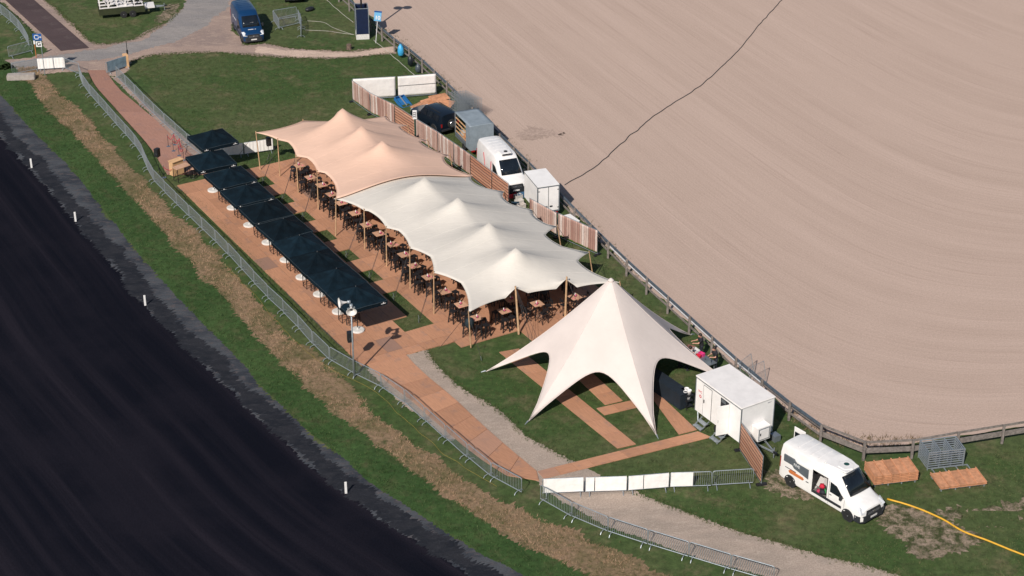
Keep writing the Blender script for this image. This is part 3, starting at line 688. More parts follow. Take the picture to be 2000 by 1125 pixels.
# ================================================================== CROWD BARRIERS
def barrier_proto():
    root = thing('crowd_barrier', '', 'barrier', group='galvanised crowd barriers')
    L, H, z0, r = 2.36, 1.10, 0.16, 0.026
    pts = [(-L / 2, 0, z0)]
    pts += [(-L / 2, 0, H - 0.12)] + [(-L / 2 + 0.12 - 0.12 * math.cos(a), 0, H - 0.12 + 0.12 * math.sin(a)) for a in (0.5, 1.05)] + [(-L / 2 + 0.12, 0, H)]
    pts += [(-p[0], 0, p[2]) for p in reversed(pts)]
    MB().tube(pts, r, 6, closed=True).build('frame', m_steel, root)
    b = MB()
    for k in range(1, 19): x = -L / 2 + L * k / 19; b.tube([(x, 0, z0), (x, 0, H)], 0.0105, 4)
    b.build('bars', m_steel, root)
    for s in (-1, 1):
        x = s * (L / 2 - 0.22)
        MB().tube([(x, 0.36, 0.0), (x, 0.27, 0.13), (x, 0.05, z0 + 0.03), (x, -0.05, z0 + 0.03), (x, -0.27, 0.13), (x, -0.36, 0.0)], 0.022, 5).build('foot', m_steel, root)
    return root
bar = barrier_proto(); BARS = []
def barrier_row(pts, label, start=1, step=2.42, flip=0.0, n_max=999, jit=0.02):
    q = resample(pts, step); r = random.Random(len(q)); out = []
    for k, (a, b) in enumerate(zip(q, q[1:])):
        if k >= n_max: break
        d = b - a; out.append(place(bar, USED, (a + b) / 2, math.atan2(d.y, d.x) + flip + r.uniform(-jit, jit), label % nth(k + start)))
    BARS.extend(out); return out
ROW = GL([(155, 150), (167, 178), (181, 192), (208, 223), (235, 254), (265, 287), (277, 303), (283, 321), (292, 341), (303, 358), (321, 377), (357, 414), (399, 453), (438, 492), (482, 538),
          (503, 563), (527, 588), (553, 612), (578, 638), (601, 665), (628, 692), (657, 717), (702, 737), (755, 765), (797, 794), (830, 825), (867, 857), (902, 888), (942, 920), (978, 948), (990, 955), (1055, 978)])
row1 = barrier_row(ROW, 'galvanised crowd barrier along the dry bank, %s from the dirt road')
rowD = barrier_row([ROW[-1]] + GL([(1095, 1003), (1155, 1029), (1226, 1056), (1306, 1078), (1387, 1104), (1477, 1130), (1570, 1156)]), 'galvanised crowd barrier beside the pale gravel path, %s from the white draped row')
rowW = barrier_row(GL([(1058, 967), (1136, 964), (1222, 962), (1306, 955), (1390, 952), (1472, 946)]), 'galvanised crowd barrier, %s in the white draped row by the gravel path', step=2.44)
rowE = barrier_row(GL([(228, 152), (247, 171), (276, 200), (305, 230), (340, 261), (376, 294), (408, 314)]), 'galvanised crowd barrier on the lawn side of the entrance boardwalk, %s from the road')
rowN = barrier_row(GL([(417, 308), (470, 305), (520, 298), (572, 288)]), 'galvanised crowd barrier wrapped in white slats behind the parasols, %s from the boardwalk')
rowT = barrier_row(GL([(-30, 2), (0, 27), (17, 40), (39, 61), (50, 78), (64, 104)]), 'galvanised crowd barrier beside the dark road boards, %s from the picture edge')
for k, (a, b, lab) in enumerate((((20, 113), (62, 102), 'galvanised crowd barrier standing crosswise left of the G sign'), ((27, 147), (74, 138), 'galvanised crowd barrier on the concrete slab by the dirt road'),
        ((77, 138), (126, 135), 'crowd barrier behind white sheet at the G sign post'), ((128, 136), (153, 146), 'galvanised crowd barrier closing the corner by the entrance boardwalk'),
        ((215, 143), (245, 133), 'crowd barrier with grey blue sheet beside the orange box'),
        ((536, 42), (578, 35), 'galvanised crowd barrier at the back of the small pen by the blue van'), ((545, 57), (588, 47), 'galvanised crowd barrier at the front of the small pen by the blue van'),
        ((536, 44), (545, 58), 'galvanised crowd barrier at the left end of the small pen'), ((582, 38), (590, 58), 'galvanised crowd barrier at the right end of the small pen'),
        ((589, 56), (588, 76), 'galvanised crowd barrier standing alone in front of the small pen'))):
    A, B = G(*a), G(*b); d = B - A; BARS.append(place(bar, USED, (A + B) / 2, math.atan2(d.y, d.x), lab))
# cloths and sheets hung on barriers
m_sheet = M('white_sheet', (0.84, 0.81, 0.78), 0.7, 0.06, 2.5, bump=0.35, bscale=4)
m_bluesheet = M('grey_blue_sheet', (0.17, 0.24, 0.29), 0.7, 0.2, 2.5, bump=0.4, bscale=4)
def drape(b, x0, x1, mat, label, z0=0.18, z1=1.10, y=-0.035, slats=0, name='barrier_cloth', cat='cloth', group=None):
    """cloth pulled over a barrier, slightly rippled; stays a thing of its own"""
    root = thing(name, label, cat, b.location, b.rotation_euler[2], group)
    rr = random.Random(int(abs(b.location.x) * 100)); m = MB(); nx, nz = 26, 6
    for side in (1, -1):
        vs = []
        for j in range(nz + 1):
            for i in range(nx + 1):
                x = x0 + (x1 - x0) * i / nx; z = z0 + (z1 - z0) * j / nz
                rip = 0.012 * noise.noise(Vector((x * 3 + b.location.x, z * 2, side))) if not slats else 0.010 * math.sin(x * 22)
                vs.append((x, side * (0.034 + rip), z + 0.015 * noise.noise(Vector((x * 2, 7, b.location.y)))))
        fs = [(j * (nx + 1) + i, j * (nx + 1) + i + 1, (j + 1) * (nx + 1) + i + 1, (j + 1) * (nx + 1) + i) for j in range(nz) for i in range(nx)]
        m.add(vs, fs)
        if side == 1: top_a = [vs[nz * (nx + 1) + i] for i in range(nx + 1)]
        else:
            top_b = [vs[nz * (nx + 1) + i] for i in range(nx + 1)]
            m.add(top_a + top_b, [(i, i + 1, nx + 2 + i, nx + 1 + i) for i in range(nx)])
    m.build('sheet', mat, root); return root
for k, (b, x0, x1) in enumerate(((rowW[0], -1.12, 1.14), (rowW[1], -1.16, -0.68), (rowW[1], -0.62, 1.16), (rowW[2], -1.16, -0.32), (rowW[2], -0.26, 1.16), (rowW[3], -1.15, 0.12))):
    drape(b, x0, x1, m_sheet, 'white sheet over the crowd barriers by the gravel path, %s from the boardwalk corner' % nth(k + 1), group='white sheets on the draped row')
for k, b in enumerate(rowN): drape(b, -1.15, 1.15, m_sheet, 'white slatted cover on the barrier behind the parasols, %s from the boardwalk' % nth(k + 1), slats=1, group='white slatted covers')
drape([b for b in BARS if 'G sign post' in b['label']][0], -1.17, 1.17, m_sheet, 'white slatted cover on the barrier by the G sign', slats=1)
drape([b for b in BARS if 'orange box' in b['label']][0], -1.05, 1.10, m_bluesheet, 'wrinkled grey blue sheet hung on the barrier beside the orange box')

# ================================================================== FURNITURE UNDER THE TENTS
m_top = M('table_top_wood', (0.50, 0.30, 0.20), 0.55, 0.18, 5, objvar=0.12)
m_seat = M('black_seat', (0.014, 0.014, 0.017), 0.5, 0.2, 8)
m_menu = M('white_card', (0.78, 0.74, 0.73), 0.6, 0.05)
m_red = M('red_print', (0.55, 0.035, 0.05), 0.5, 0.1)
m_pinkc = M('pink_plastic', (0.62, 0.10, 0.22), 0.5, 0.1)
def high_table():
    root = thing('high_table', '', 'table', group='high tables under the stretch tents')
    MB().box(0, 0, 1.075, 0.74, 0.74, 0.035).build('table_top', m_top, root, bevel=0.006)
    for sx in (-1, 1):
        for sy in (-1, 1): MB().beam((sx * .31, sy * .31, 0), (sx * .29, sy * .29, 1.073), 0.045, 0.045).build('leg', m_black, root)
    MB().box(0, .3, 0.3, .58, .025, .025).build('stretcher', m_black, root); MB().box(0, -.3, 0.3, .58, .025, .025).build('stretcher', m_black, root)
    return root
def bar_stool():
    root = thing('bar_stool', '', 'stool', group='black bar stools under the stretch tents')
    MB().box(0, 0, 0.82, 0.42, 0.42, 0.05).build('seat', m_seat, root, bevel=0.012)
    for sx in (-1, 1):
        for sy in (-1, 1): MB().beam((sx * .23, sy * .23, 0), (sx * .15, sy * .15, 0.822), 0.058, 0.058).build('leg', m_black, root)
    b = MB()
    for a, c in (((-.187, -.187), (.187, -.187)), ((.187, -.187), (.187, .187)), ((.187, .187), (-.187, .187)), ((-.187, .187), (-.187, -.187))): b.beam((*a, .25), (*c, .25), .03, .03)
    b.build('foot_rest', m_black, root); return root
def bar_chair():
    root = thing('bar_chair', '', 'chair', group='black folding bar chairs at the front tables')
    MB().box(0, 0, 0.72, 0.44, 0.42, 0.03).build('seat', m_seat, root)
    MB().box(-.215, 0, 0.98, 0.025, 0.46, 0.2).build('backrest', m_seat, root)
    for sy in (-1, 1):
        y = sy * .23
        MB().beam((-.22, y, 0.0), (-.22, y, 1.2), .03, .03).build('back_post', m_black, root)
        MB().beam((.2, y, 0.0), (.2, y, 0.95), .03, .03).build('front_post', m_black, root)
        MB().beam((-.22, y, 0.95), (.22, y, 0.95), .04, .025).build('armrest', m_black, root)
        MB().beam((-.2, y, 0.05), (.18, y, 0.7), .025, .025).build('cross_leg', m_black, root); MB().beam((.18, y * .96, 0.05), (-.2, y * .96, 0.7), .025, .025).build('cross_leg', m_black, root)
    MB().beam((.21, -.22, .3), (.21, .22, .3), .03, .03).build('foot_rest', m_black, root)
    return root
def caddy():
    root = thing('table_caddy', '', 'caddy', group='small caddies on the high tables')
    MB().box(0, 0, 0, 0.20, 0.13, 0.03).build('tray', m_blackplastic, root)
    MB().lathe([(.034, .03), (.036, .15), (.018, .19), (.018, .23)], 8, (-.05, 0, 0)).build('bottle', m_menu, root)
    MB().box(.045, .01, .03, .07, .09, .10).build('napkin_pack', m_pinkc, root)
    return root
ht, bs, bc, cd = high_table(), bar_stool(), bar_chair(), caddy()
m_flyer = M('red_white_flyer', (0.62, 0.24, 0.22), 0.6, 0.5, 14)
fl = tag(MB().box(0, 0, 0, 0.26, 0.18, 0.006).build('menu_card', m_flyer), '', 'card', 'menu cards on the high tables')
FZ = 0.084
rnd = random.Random(11)
TAB = [(29.4, 8.61), (27.35, 8.69), (25.17, 8.65), (22.8, 8.69), (20.84, 8.63), (18.98, 8.82), (17.17, 8.87), (15.17, 8.81), (13.46, 8.68), (11.29, 8.82), (9.24, 8.74), (7.52, 8.78), (5.66, 8.83), (4.0, 8.72), (1.6, 8.9)]
def set_table(u, v, where, rz=0.0, chairs=False, four=True, stuff=True):
    a = SITE + rz + rnd.uniform(-.05, .05)
    place(ht, USED, W(u, v, FZ), a, 'wooden topped high table, ' + where)
    if stuff:
        place(cd, USED, W(u + rnd.uniform(-.1, .1), v + rnd.uniform(-.12, .12), FZ + 1.111), a + rnd.uniform(-.4, .4), 'small caddy with bottle on high table, ' + where)
        place(fl, USED, W(u + rnd.uniform(.12, .2), v + rnd.choice((-.2, .2)), FZ + 1.1105), a + rnd.uniform(-.6, .6), 'red and white menu card on high table, ' + where)
    spots = [('far left', -.62, -.22), ('far right', -.62, .24), ('near left', .64, -.23), ('near right', .62, .23)]
    if 'edge row' in where: spots += [('outer side', .02, -.66), ('inner side', 0, .68)]
    if chairs: spots = [('far', -.78, 0.05), ('near', .80, 0), ('left', 0, -.82), ('right', 0.05, .84)]
    for nm, du, dv in spots if four else spots[1:3]:
        ca, sa = math.cos(rz), math.sin(rz); x, y = du * ca - dv * sa, du * sa + dv * ca
        if chairs: place(bc, USED, W(u + x, v + y, FZ), SITE + math.atan2(-y, -x) + rnd.uniform(-.15, .15), 'black bar chair, %s side of table %s' % (nm, where))
        else: place(bs, USED, W(u + x + rnd.uniform(-.13, .13), v + y + rnd.uniform(-.12, .12), FZ), a + rnd.uniform(-.5, .5), 'black bar stool, %s of table, %s' % (nm, where))
for k, (u, v) in enumerate(TAB): set_table(u, v, 'edge row, %s from the front' % nth(k + 1))
for k, (u, v) in enumerate([(28.4, 11.9), (25.9, 11.4), (23.6, 11.2), (21.4, 11.3), (19.2, 11.2), (17.0, 11.25), (14.8, 11.2), (12.5, 11.2), (10.1, 11.2), (7.8, 11.2), (5.4, 11.2), (3.0, 11.2)]):
    set_table(u, v, 'inner row, %s from the front' % nth(k + 1), stuff=k < 2)
set_table(29.53, 10.71, 'beside the thick front tent pole')
set_table(29.8, 13.09, 'between the two thick front tent poles', chairs=True)
set_table(30.3, 15.75, 'at the front right beside the star tent', chairs=True)
set_table(27.6, 14.6, 'in the shade behind the front right tables', stuff=False)
set_table(27.0, 16.9, 'at the shaded back corner of the pale tent', stuff=False)

# ------------------------------------------------------------------ tables with wire frames under the parasols
def frame_table():
    root = thing('frame_table', '', 'table', group='frame tables between the parasols')
    L, D, Hh = 1.3, 0.7, 1.08
    MB().box(0, 0, Hh, D, L, 0.035).build('table_top', m_top, root, bevel=0.005)
    for s in (-1, 1):
        y = s * (L / 2 - .08); b = MB()
        b.tube([(-D / 2 + .05, y, .012), (D / 2 - .05, y, .012), (D / 2 - .05, y, Hh), (-D / 2 + .05, y, Hh)], 0.03, 5, closed=True); b.build('leg_frame', m_black, root)
        MB().tube([(-D / 2 + .05, y, .05), (D / 2 - .05, y, Hh - .05)], 0.018, 4).build('brace', m_black, root)
    for x in (-D / 2 + .05, D / 2 - .05): MB().tube([(x, -L / 2 + .08, .25), (x, L / 2 - .08, .25)], 0.02, 5).build('stretcher', m_black, root)
    return root
ft = frame_table()
def wire_stool():
    root = thing('wire_stool', '', 'stool', group='wire stools at the parasol tables')
    MB().lathe([(.17, .74), (.18, .755), (.17, .77)], 14).build('seat', m_top, root)
    n = 6; P0 = [(.2 * math.cos(2 * math.pi * k / n), .2 * math.sin(2 * math.pi * k / n), .01) for k in range(n)]; P1 = [(.13 * math.cos(2 * math.pi * (k + .5) / n), .13 * math.sin(2 * math.pi * (k + .5) / n), .74) for k in range(n)]
    b = MB().tube(P0, .016, 4, closed=True)
    for k in range(n): b.tube([P0[k], P1[k]], .015, 4); b.tube([P0[(k + 1) % n], P1[k]], .015, 4)
    b.build('wire_frame', m_black, root); return root
ws = wire_stool()
UT = [(2.2, 2.5), (5.3, 2.45), (9.0, 2.4), (12.0, 2.3), (15.0, 2.25), (18.0, 2.1), (20.75, 2.1), (23.55, 2.1)]
for k, (u, v) in enumerate(UT):
    w = '%s from the entrance end' % nth(k + 1)
    place(ft, USED, W(u, v + .1, FZ), SITE + rnd.uniform(-.04, .04), 'wooden table on black tube frame under the parasols, ' + w)
    for nm, du, dv in (('near', .62, -.25), ('far', -.6, .3), ('inner', .62, .4)):
        place(ws, USED, W(u + du + rnd.uniform(-.06, .06), v + dv + .1, FZ), rnd.random(), 'black wire stool at the %s side of the parasol table %s' % (nm, w))
# open air welcome table, its stools and the plywood desk
wt = place(ft, USED, G(356, 350, FZ), SITE + 0.25, 'wooden table on black frame standing open beside the plywood desk'); del wt['group']
for k, (x, y, z) in enumerate(((378, 347, 'right'), (386, 342, 'far right'))):
    place(ws, USED, G(x, y, FZ), 0.3 * k, 'black wire stool on the %s of the open welcome table' % z)
m_ply = M('plywood', (0.62, 0.38, 0.20), 0.65, 0.15, 3)
dk = thing('plywood_desk', 'pale plywood welcome desk behind the open frame table', 'desk', G(349, 341, FZ), SITE + 0.25)
MB().box(0, 0, 0, .06, 1.0, 1.15).build('front_panel', m_ply, dk); MB().box(-.25, -.47, 0, .44, .05, 1.1).build('side_panel', m_ply, dk); MB().box(-.25, .47, 0, .44, .05, 1.1).build('side_panel', m_ply, dk)
MB().box(-.2, 0, 1.152, .6, 1.1, .035).build('desk_top', m_ply, dk)
# ------------------------------------------------------------------ rope posts along the entrance
m_chrome = M('chrome', (0.55, 0.57, 0.60), 0.25, 0.1, metal=0.9)
m_redrope = M('red_velvet_rope', (0.42, 0.02, 0.045), 0.8, 0.2, 20)
def rope_post():
    root = thing('rope_post', '', 'rope post', group='rope posts at the entrance')
    MB().lathe([(.16, 0), (.16, .02), (.05, .045), (.03, .06)], 16).build('base', m_chrome, root)
    MB().tube([(0, 0, .05), (0, 0, .95)], 0.018, 8).build('post', m_black, root)
    MB().lathe([(.022, .95), (.045, .97), (.045, 1.0), (.01, 1.03)], 10).build('cap', m_chrome, root)
    return root
rp = rope_post(); RP = [(329, 286), (341, 283), (339, 295), (352, 291), (350, 304), (359, 313)]
for k, q in enumerate(RP): place(rp, USED, G(*q, 0.066), 0, 'chrome based rope post on the entrance boardwalk, %s from the road' % nth(k + 1))
place(rp, USED, G(321, 347, 0.02), 0, 'rope post standing on the grass left of the plywood desk')
def swag(a, b, label, sag=.35):
    A, B = a + Vector((0, 0, .9)), b + Vector((0, 0, .9)); p = [A.lerp(B, t / 10) - Vector((0, 0, sag * math.sin(math.pi * t / 10))) for t in range(11)]
    o = MB().tube([x - a for x in p], 0.022, 6).build('barrier_rope', m_redrope, smooth=True, loc=a); tag(o, label, 'rope', 'red ropes at the entrance')
for k, (i, j) in enumerate(((0, 1), (1, 3), (2, 3), (3, 5), (4, 5))): swag(G(*RP[i], .066), G(*RP[j], .066), 'red sagging rope between the entrance posts, %s from the road' % nth(k + 1))
swag(G(321, 347, 0.02), G(346, 343, .07), 'red rope from the grass post to the plywood desk')

# ------------------------------------------------------------------ loudspeakers and the horn post
m_grille = M('speaker_grille', (0.010, 0.011, 0.013), 0.6, 0.3, 40, bump=0.3, bscale=90)
def speaker(root, z, face=0.0):
    t = MB().prism([(-.19, -.2), (.19, -.2), (.15, .2), (-.15, .2)], z, z + .68)
    b = t.build('cabinet', m_blackplastic, root, bevel=.02); MB().box(0, -.207, z + .05, .32, .012, .58).build('grille', m_grille, b)
    MB().lathe([(.13, 0), (.11, .012), (.03, .02)], 16, m=Matrix.Translation((0, -.212, z + .22)) @ Matrix.Rotation(R(90), 4, 'X')).build('woofer', m_blackplastic, b)
    return b
def stand_speaker(loc, rz, label, h=1.75):
    root = thing('loudspeaker', label, 'loudspeaker', loc, rz); speaker(root, h)
    MB().tube([(0, 0, .35), (0, 0, h)], .018, 8).build('pole', m_black, root)
    for k in range(3):
        a = R(90 + 120 * k); MB().tube([(0, 0, .75), (.5 * math.cos(a), .5 * math.sin(a), .01)], .014, 5).build('leg', m_black, root)
        MB().tube([(0, 0, .38), (.3 * math.cos(a), .3 * math.sin(a), .32)], .010, 4).build('brace', m_black, root)
stand_speaker(G(686, 713, .03), R(20), 'black loudspeaker on tripod in front of the tall horn post')
stand_speaker(G(312, 346), R(-30), 'black loudspeaker on tripod beside the entrance boardwalk')
stand_speaker(G(527, 318), R(25), 'black loudspeaker on tripod under the corner of the peach tent', 1.5)
hp = thing('horn_post', 'tall grey post with two white horn loudspeakers at the barriers', 'post', G(692, 737))
MB().tube([(0, 0, 0), (0, 0, 2.2), (0, 0, 5.15)], [.06, .055, .042], 10).build('post', m_steel, hp, smooth=True)
MB().box(0, 0, 4.95, .5, .08, .08, R(25)).build('bracket', m_steel, hp)
m_horn = M('white_horn', (0.72, 0.69, 0.66), 0.5, 0.08); 
for nm, off, dirv in (('a', Vector((.02, -.05, 5.12)), Vector((.12, -1, -.25))), ('b', Vector((-.22, -.02, 5.42)), Vector((-1, -.35, 0.05)))):
    q = dirv.normalized().to_track_quat('Z', 'Y').to_matrix().to_4x4(); m = Matrix.Translation(off) @ q
    h = MB().lathe([(.05, -.05), (.06, .12), (.11, .28), (.21, .42), (.32, .50), (.335, .51), (.31, .50), (.18, .40), (.07, .22)], 22, m=m).build('horn', m_horn, hp, smooth=True)
    MB().lathe([(.055, .2), (.06, .30), (.02, .36)], 12, m=m).build('horn_core', m_blackplastic, h, smooth=True)
    MB().lathe([(.10, -.2), (.11, -.16), (.11, -.03), (.07, 0)], 14, m=m).build('driver', m_steel, h, smooth=True)

# ================================================================== VEHICLES AND TRAILERS
def paint(name, col, rough=0.32): return M(name, col, rough, 0.05, 2.0, spec=0.5, coat=0.35)
m_glass = M('dark_window_glass', (0.010, 0.014, 0.020), 0.08, 0.2, 2.0, spec=0.6)
m_tyre = M('tyre_rubber', (0.014, 0.014, 0.015), 0.85, 0.2, 12)
m_rim = M('wheel_rim', (0.32, 0.33, 0.35), 0.4, 0.1, metal=0.7)
m_darkplastic = M('dark_bumper_plastic', (0.022, 0.025, 0.030), 0.6, 0.15, 5)
m_lamp = M('headlamp_glass', (0.62, 0.64, 0.66), 0.12, 0.25, 18, spec=0.8)
m_tail = M('tail_lamp', (0.32, 0.015, 0.015), 0.25, 0.15)
m_plate = M('number_plate', (0.72, 0.70, 0.68), 0.45, 0.04)
m_gap = M('panel_gap', (0.02, 0.022, 0.026), 0.8)
m_vanwhite = paint('white_vehicle_paint', (0.82, 0.80, 0.78))
def sharp(o, deg=32):
    o.data.polygons.foreach_set('use_smooth', [True] * len(o.data.polygons)); o.data.set_sharp_from_angle(angle=R(deg)); return o
def loft(st, mat, root, skip=None, name='body'):
    """st: stations (x, zb, zt, hw, shoulder z, roof half width); ring closed over the roof"""
    b = MB(); n = None
    for (x, zb, zt, hw, sh, rw) in st:
        half = [(hw - .07, zb), (hw, zb + .09), (hw + .01, min(.55, sh - .05) if sh > .65 else (zb + sh) / 2), (hw, min(1.05, (sh + .55) / 2)), (hw - .03, sh), (rw + .0, zt - .07), (rw - .14, zt - .005), (rw * .4, zt + .03)]
        ring = [(x, -y, z) for y, z in half] + [(x, y, z) for y, z in reversed(half)]; n = len(ring); b.v += ring
    for i in range(len(st) - 1):
        for j in range(n):
            if skip and skip(i, j): continue
            b.f.append((i * n + j, i * n + (j + 1) % n, (i + 1) * n + (j + 1) % n, (i + 1) * n + j))
    b.f.append(tuple(range(n))); b.f.append(tuple((len(st) - 1) * n + j for j in reversed(range(n))))
    return sharp(b.build(name, mat, root))
def wheel(root, x, y, r=.34, w=.22):
    m = Matrix.Translation((x, y, r)) @ Matrix.Rotation(R(90), 4, 'X')
    t = MB().lathe([(r * .62, -w / 2), (r * .95, -w / 2), (r, -w * .32), (r, w * .32), (r * .95, w / 2), (r * .62, w / 2)], 24, m=m).build('wheel', m_tyre, root); sharp(t, 40)
    s = 1 if y > 0 else -1
    MB().lathe([(r * .60, -s * (w / 2 - .03)), (r * .56, -s * (w / 2 - .01)), (r * .30, -s * (w / 2 - .05)), (r * .12, -s * (w / 2 + .0)), (r * .02, -s * (w / 2 + .005))], 20, m=m).build('rim', m_rim, t, smooth=True)
    return t
def arch(root, x, y, r, s):
    pts = [(x + math.cos(a) * (r + .07), r + math.sin(a) * (r + .07)) for a in [R(-10 + 200 * k / 12) for k in range(13)]]
    MB().tube([(p[0], y + s * .006, p[1]) for p in pts], .030, 5).build('wheel_arch', m_darkplastic, root)
    MB().prism([(x + math.cos(R(360 * k / 20)) * (r + .05), r + math.sin(R(360 * k / 20)) * (r + .05)) for k in range(20)], y - s * .02, y + s * .006, 'y').build('wheel_well', m_gap, root)
def plane_poly(root, name, pts, mat, t=.012, nrm=None):
    """thin plate with real thickness from 3D outline points"""
    p = [Vector(q) for q in pts]; n = nrm or (p[1] - p[0]).cross(p[2] - p[0]).normalized(); k = len(p)
    return MB().add([q for q in p] + [q + n * t for q in p], [tuple(reversed(range(k))), tuple(range(k, 2 * k))] + [(i, (i + 1) % k, k + (i + 1) % k, k + i) for i in range(k)]).build(name, mat, root)
def van(label, loc, rz, col, L=5.9, zt=2.5, hw=1.0, ws=(1.0, 1.35, 1.95, 2.3), wb=(0.95, 4.6), open_door=False, trim=True, cat='van'):
    """local +x = forward, front bumper at x = 0, body behind it"""
    root = thing('van', label, cat, loc, rz); x0, z0, x1, z1 = ws
    X = lambda x: -x
    st = [(X(0.03), .28, .72, hw * .80, .60, hw * .72), (X(.12), .25, .98, hw * .93, .86, hw * .76), (X(.45), .25, 1.14, hw * .99, 1.02, hw * .82), (X(x0), .25, z0, hw, 1.2, hw * .88),
          (X(x1), .25, z1, hw, 1.82, hw * .80), (X(x1 + .45), .25, zt - .03, hw, 1.95, hw * .84), (X(2.62), .25, zt, hw, 1.98, hw * .86), (X(3.72), .25, zt, hw, 1.98, hw * .86), (X(L - .25), .25, zt, hw, 1.98, hw * .86), (X(L), .30, zt - .06, hw * .96, 1.95, hw * .80)]
    skip = (lambda i, j: i == 6 and j in (2, 3)) if open_door else None
    body = loft(st, col, root, skip)
    # windscreen, following the rake and bulged a little
    y0, y1 = hw * .80, hw * .70; d = Vector((-(z1 - z0), 0, -(x1 - x0))).normalized() * -.03
    g = MB(); rows = []
    for t in (0.05, .5, .96):
        zz = z0 + (z1 - z0) * t + .035; xx = X(x0 + (x1 - x0) * t); yy = y0 + (y1 - y0) * t
        rows.append([(xx + .03 + .05 * (1 - (k / 3) ** 2), yy * k / 3, zz + .02 * (1 - (abs(k) / 3) ** 2)) for k in range(-3, 4)])
    g.add([p for r in rows for p in r], [(i * 7 + j, i * 7 + j + 1, (i + 1) * 7 + j + 1, (i + 1) * 7 + j) for i in range(2) for j in range(6)])
    wsn = g.build('windscreen', m_glass, root, smooth=True)
    md = wsn.modifiers.new('pane', 'SOLIDIFY'); md.thickness = .02; md.offset = -1
    for s in (-1, 1):
        y = s * (hw + .012)
        w = MB().prism([(X(x0 + .32), 1.28), (X(x0 + .42), 1.34), (X(x1 - .02), 1.80), (X(x1 + .42), 1.86), (X(x1 + .42), 1.22), (X(x0 + .5), 1.20)], s * (hw - .02), y, 'y'); w.build('side_window', m_glass, root)
        MB().box(X(x1 + .50), s * (hw + .004), .42, .012, .012, 1.5).build('door_seam', m_gap, root)
        MB().box(X(x0 + .25), s * (hw + .004), .42, .012, .012, .78).build('door_seam', m_gap, root)
        h = MB().box(X(x1 + .36), s * (hw + .018), 1.04, .16, .02, .035); h.build('door_handle', m_darkplastic, root)
        mi = MB().box(X(x0 + .42), s * (hw + .15), 1.18, .12, .20, .30).build('mirror', m_darkplastic, root, bevel=.03)
        MB().box(X(x0 + .42), s * (hw + .03), 1.2, .06, .1, .05).build('mirror_arm', m_darkplastic, mi)
        hl = MB().add([(X(.075), s * hw * .50, .80), (X(.10), s * hw * .92, .84), (X(.55), s * hw * 1.0, 1.06), (X(.42), s * hw * .80, 1.10), (X(.05), s * hw * .48, .80), (X(.06), s * hw * .96, .85), (X(.53), s * hw * 1.025, 1.09), (X(.40), s * hw * .80, 1.15)],
            [(0, 1, 2, 3), (7, 6, 5, 4), (0, 4, 5, 1), (1, 5, 6, 2), (2, 6, 7, 3), (3, 7, 4, 0)]).build('headlight', m_lamp, root)
        MB().box(X(L - .03), s * hw * .93, .95, .05, .1, .7).build('tail_light', m_tail, root)
        if trim: MB().box(X((wb[0] + wb[1]) / 2 + .0), s * (hw + .018), .55, wb[1] - wb[0] - 1.0, .03, .16).build('side_trim', m_darkplastic, root)
        for wx in wb: wheel(root, X(wx), s * (hw - .10)); arch(root, X(wx), s * (hw + .003), .34, s)
    MB().prism([(X(-.02), -hw * .72), (X(.0), 0), (X(-.02), hw * .72), (X(.14), hw * .96), (X(.55), hw * 1.01), (X(.55), -hw * 1.01), (X(.14), -hw * .96)], .24, .68).build('bumper', m_darkplastic, root, bevel=.02)
    gr = MB().prism([(-hw * .62, .66), (hw * .62, .66), (hw * .52, .92), (-hw * .52, .92)], X(.02), X(.12), 'x').build('grille', m_gap, root)
    for k in range(3): MB().box(X(.012), 0, .69 + .055 * k, .02, hw * .9, .014).build('grille_bar', m_rim, gr)
    MB().lathe([(.075, 0), (.08, .012), (.03, .02)], 4, m=Matrix.Translation((X(.0), 0, .79)) @ Matrix.Rotation(R(90), 4, 'Y')).build('badge', m_chrome, gr)
    MB().box(X(-.028), 0, .42, .015, .52, .11).build('number_plate', m_plate, root)
    for k in range(5): MB().box(X(3.3 + .5 * k), 0, zt + .028, .03, hw * 1.3, .012).build('roof_rib', col, root)
    for s in (-1, 1): MB().tube([(X(x0 + .02), s * .25, z0 + .055), (X(x0 + .18), s * .25 - .5, z0 + .15)], .012, 4).build('wiper', m_gap, root)
    return root, X
def on_side(root, x, z, s, hw, text, size, mat, name='lettering', bold=0.0):
    """lettering on the flank, reading forwards to back on the right-hand side"""
    xd = (1, 0, 0) if s < 0 else (-1, 0, 0)
    return text_mesh(name, text, size, mat, root, frame_m((x, s * hw, z), xd, (0, 0, 1)), .004, bold=bold)

# --- white van with the open sliding door
f = Vector((.632, -.775, 0)); n_ = Vector((.775, .632, 0))
front = Vector((18.65, -27.3, 0)) + n_ * 1.0 + f * 0.98
vanA, X = van('white van with open side door showing bags inside, beside the pallets', front, math.atan2(f.y, f.x), m_vanwhite, L=6.2, zt=2.5, hw=1.03, wb=(.98, 5.3), ws=(1.05, 1.38, 1.95, 2.33), open_door=True)
m_grey_g = M('grey_vinyl', (0.10, 0.115, 0.13), 0.35, 0.1); m_orange = M('orange_vinyl', (0.55, 0.17, 0.055), 0.5, 0.08)
hw = 1.03
MB().prism([(X(3.95), 1.22), (X(5.05), 1.40), (X(5.2), 1.55), (X(5.85), 1.55), (X(5.85), 1.98), (X(5.1), 1.98), (X(5.0), 1.86), (X(3.95), 1.86)], -(hw + .075), -(hw + .0), 'y').build('window_panel', m_grey_g, vanA)
MB().prism([(X(4.35), .95), (X(5.35), .95), (X(5.45), 1.05), (X(5.35), 1.15), (X(4.35), 1.15), (X(4.25), 1.05)], -(hw + .075), -(hw + .0), 'y').build('orange_label', m_orange, vanA)
on_side(vanA, X(4.85), 1.66, -1, hw + .079, 'FIVE', .26, m_white_print)
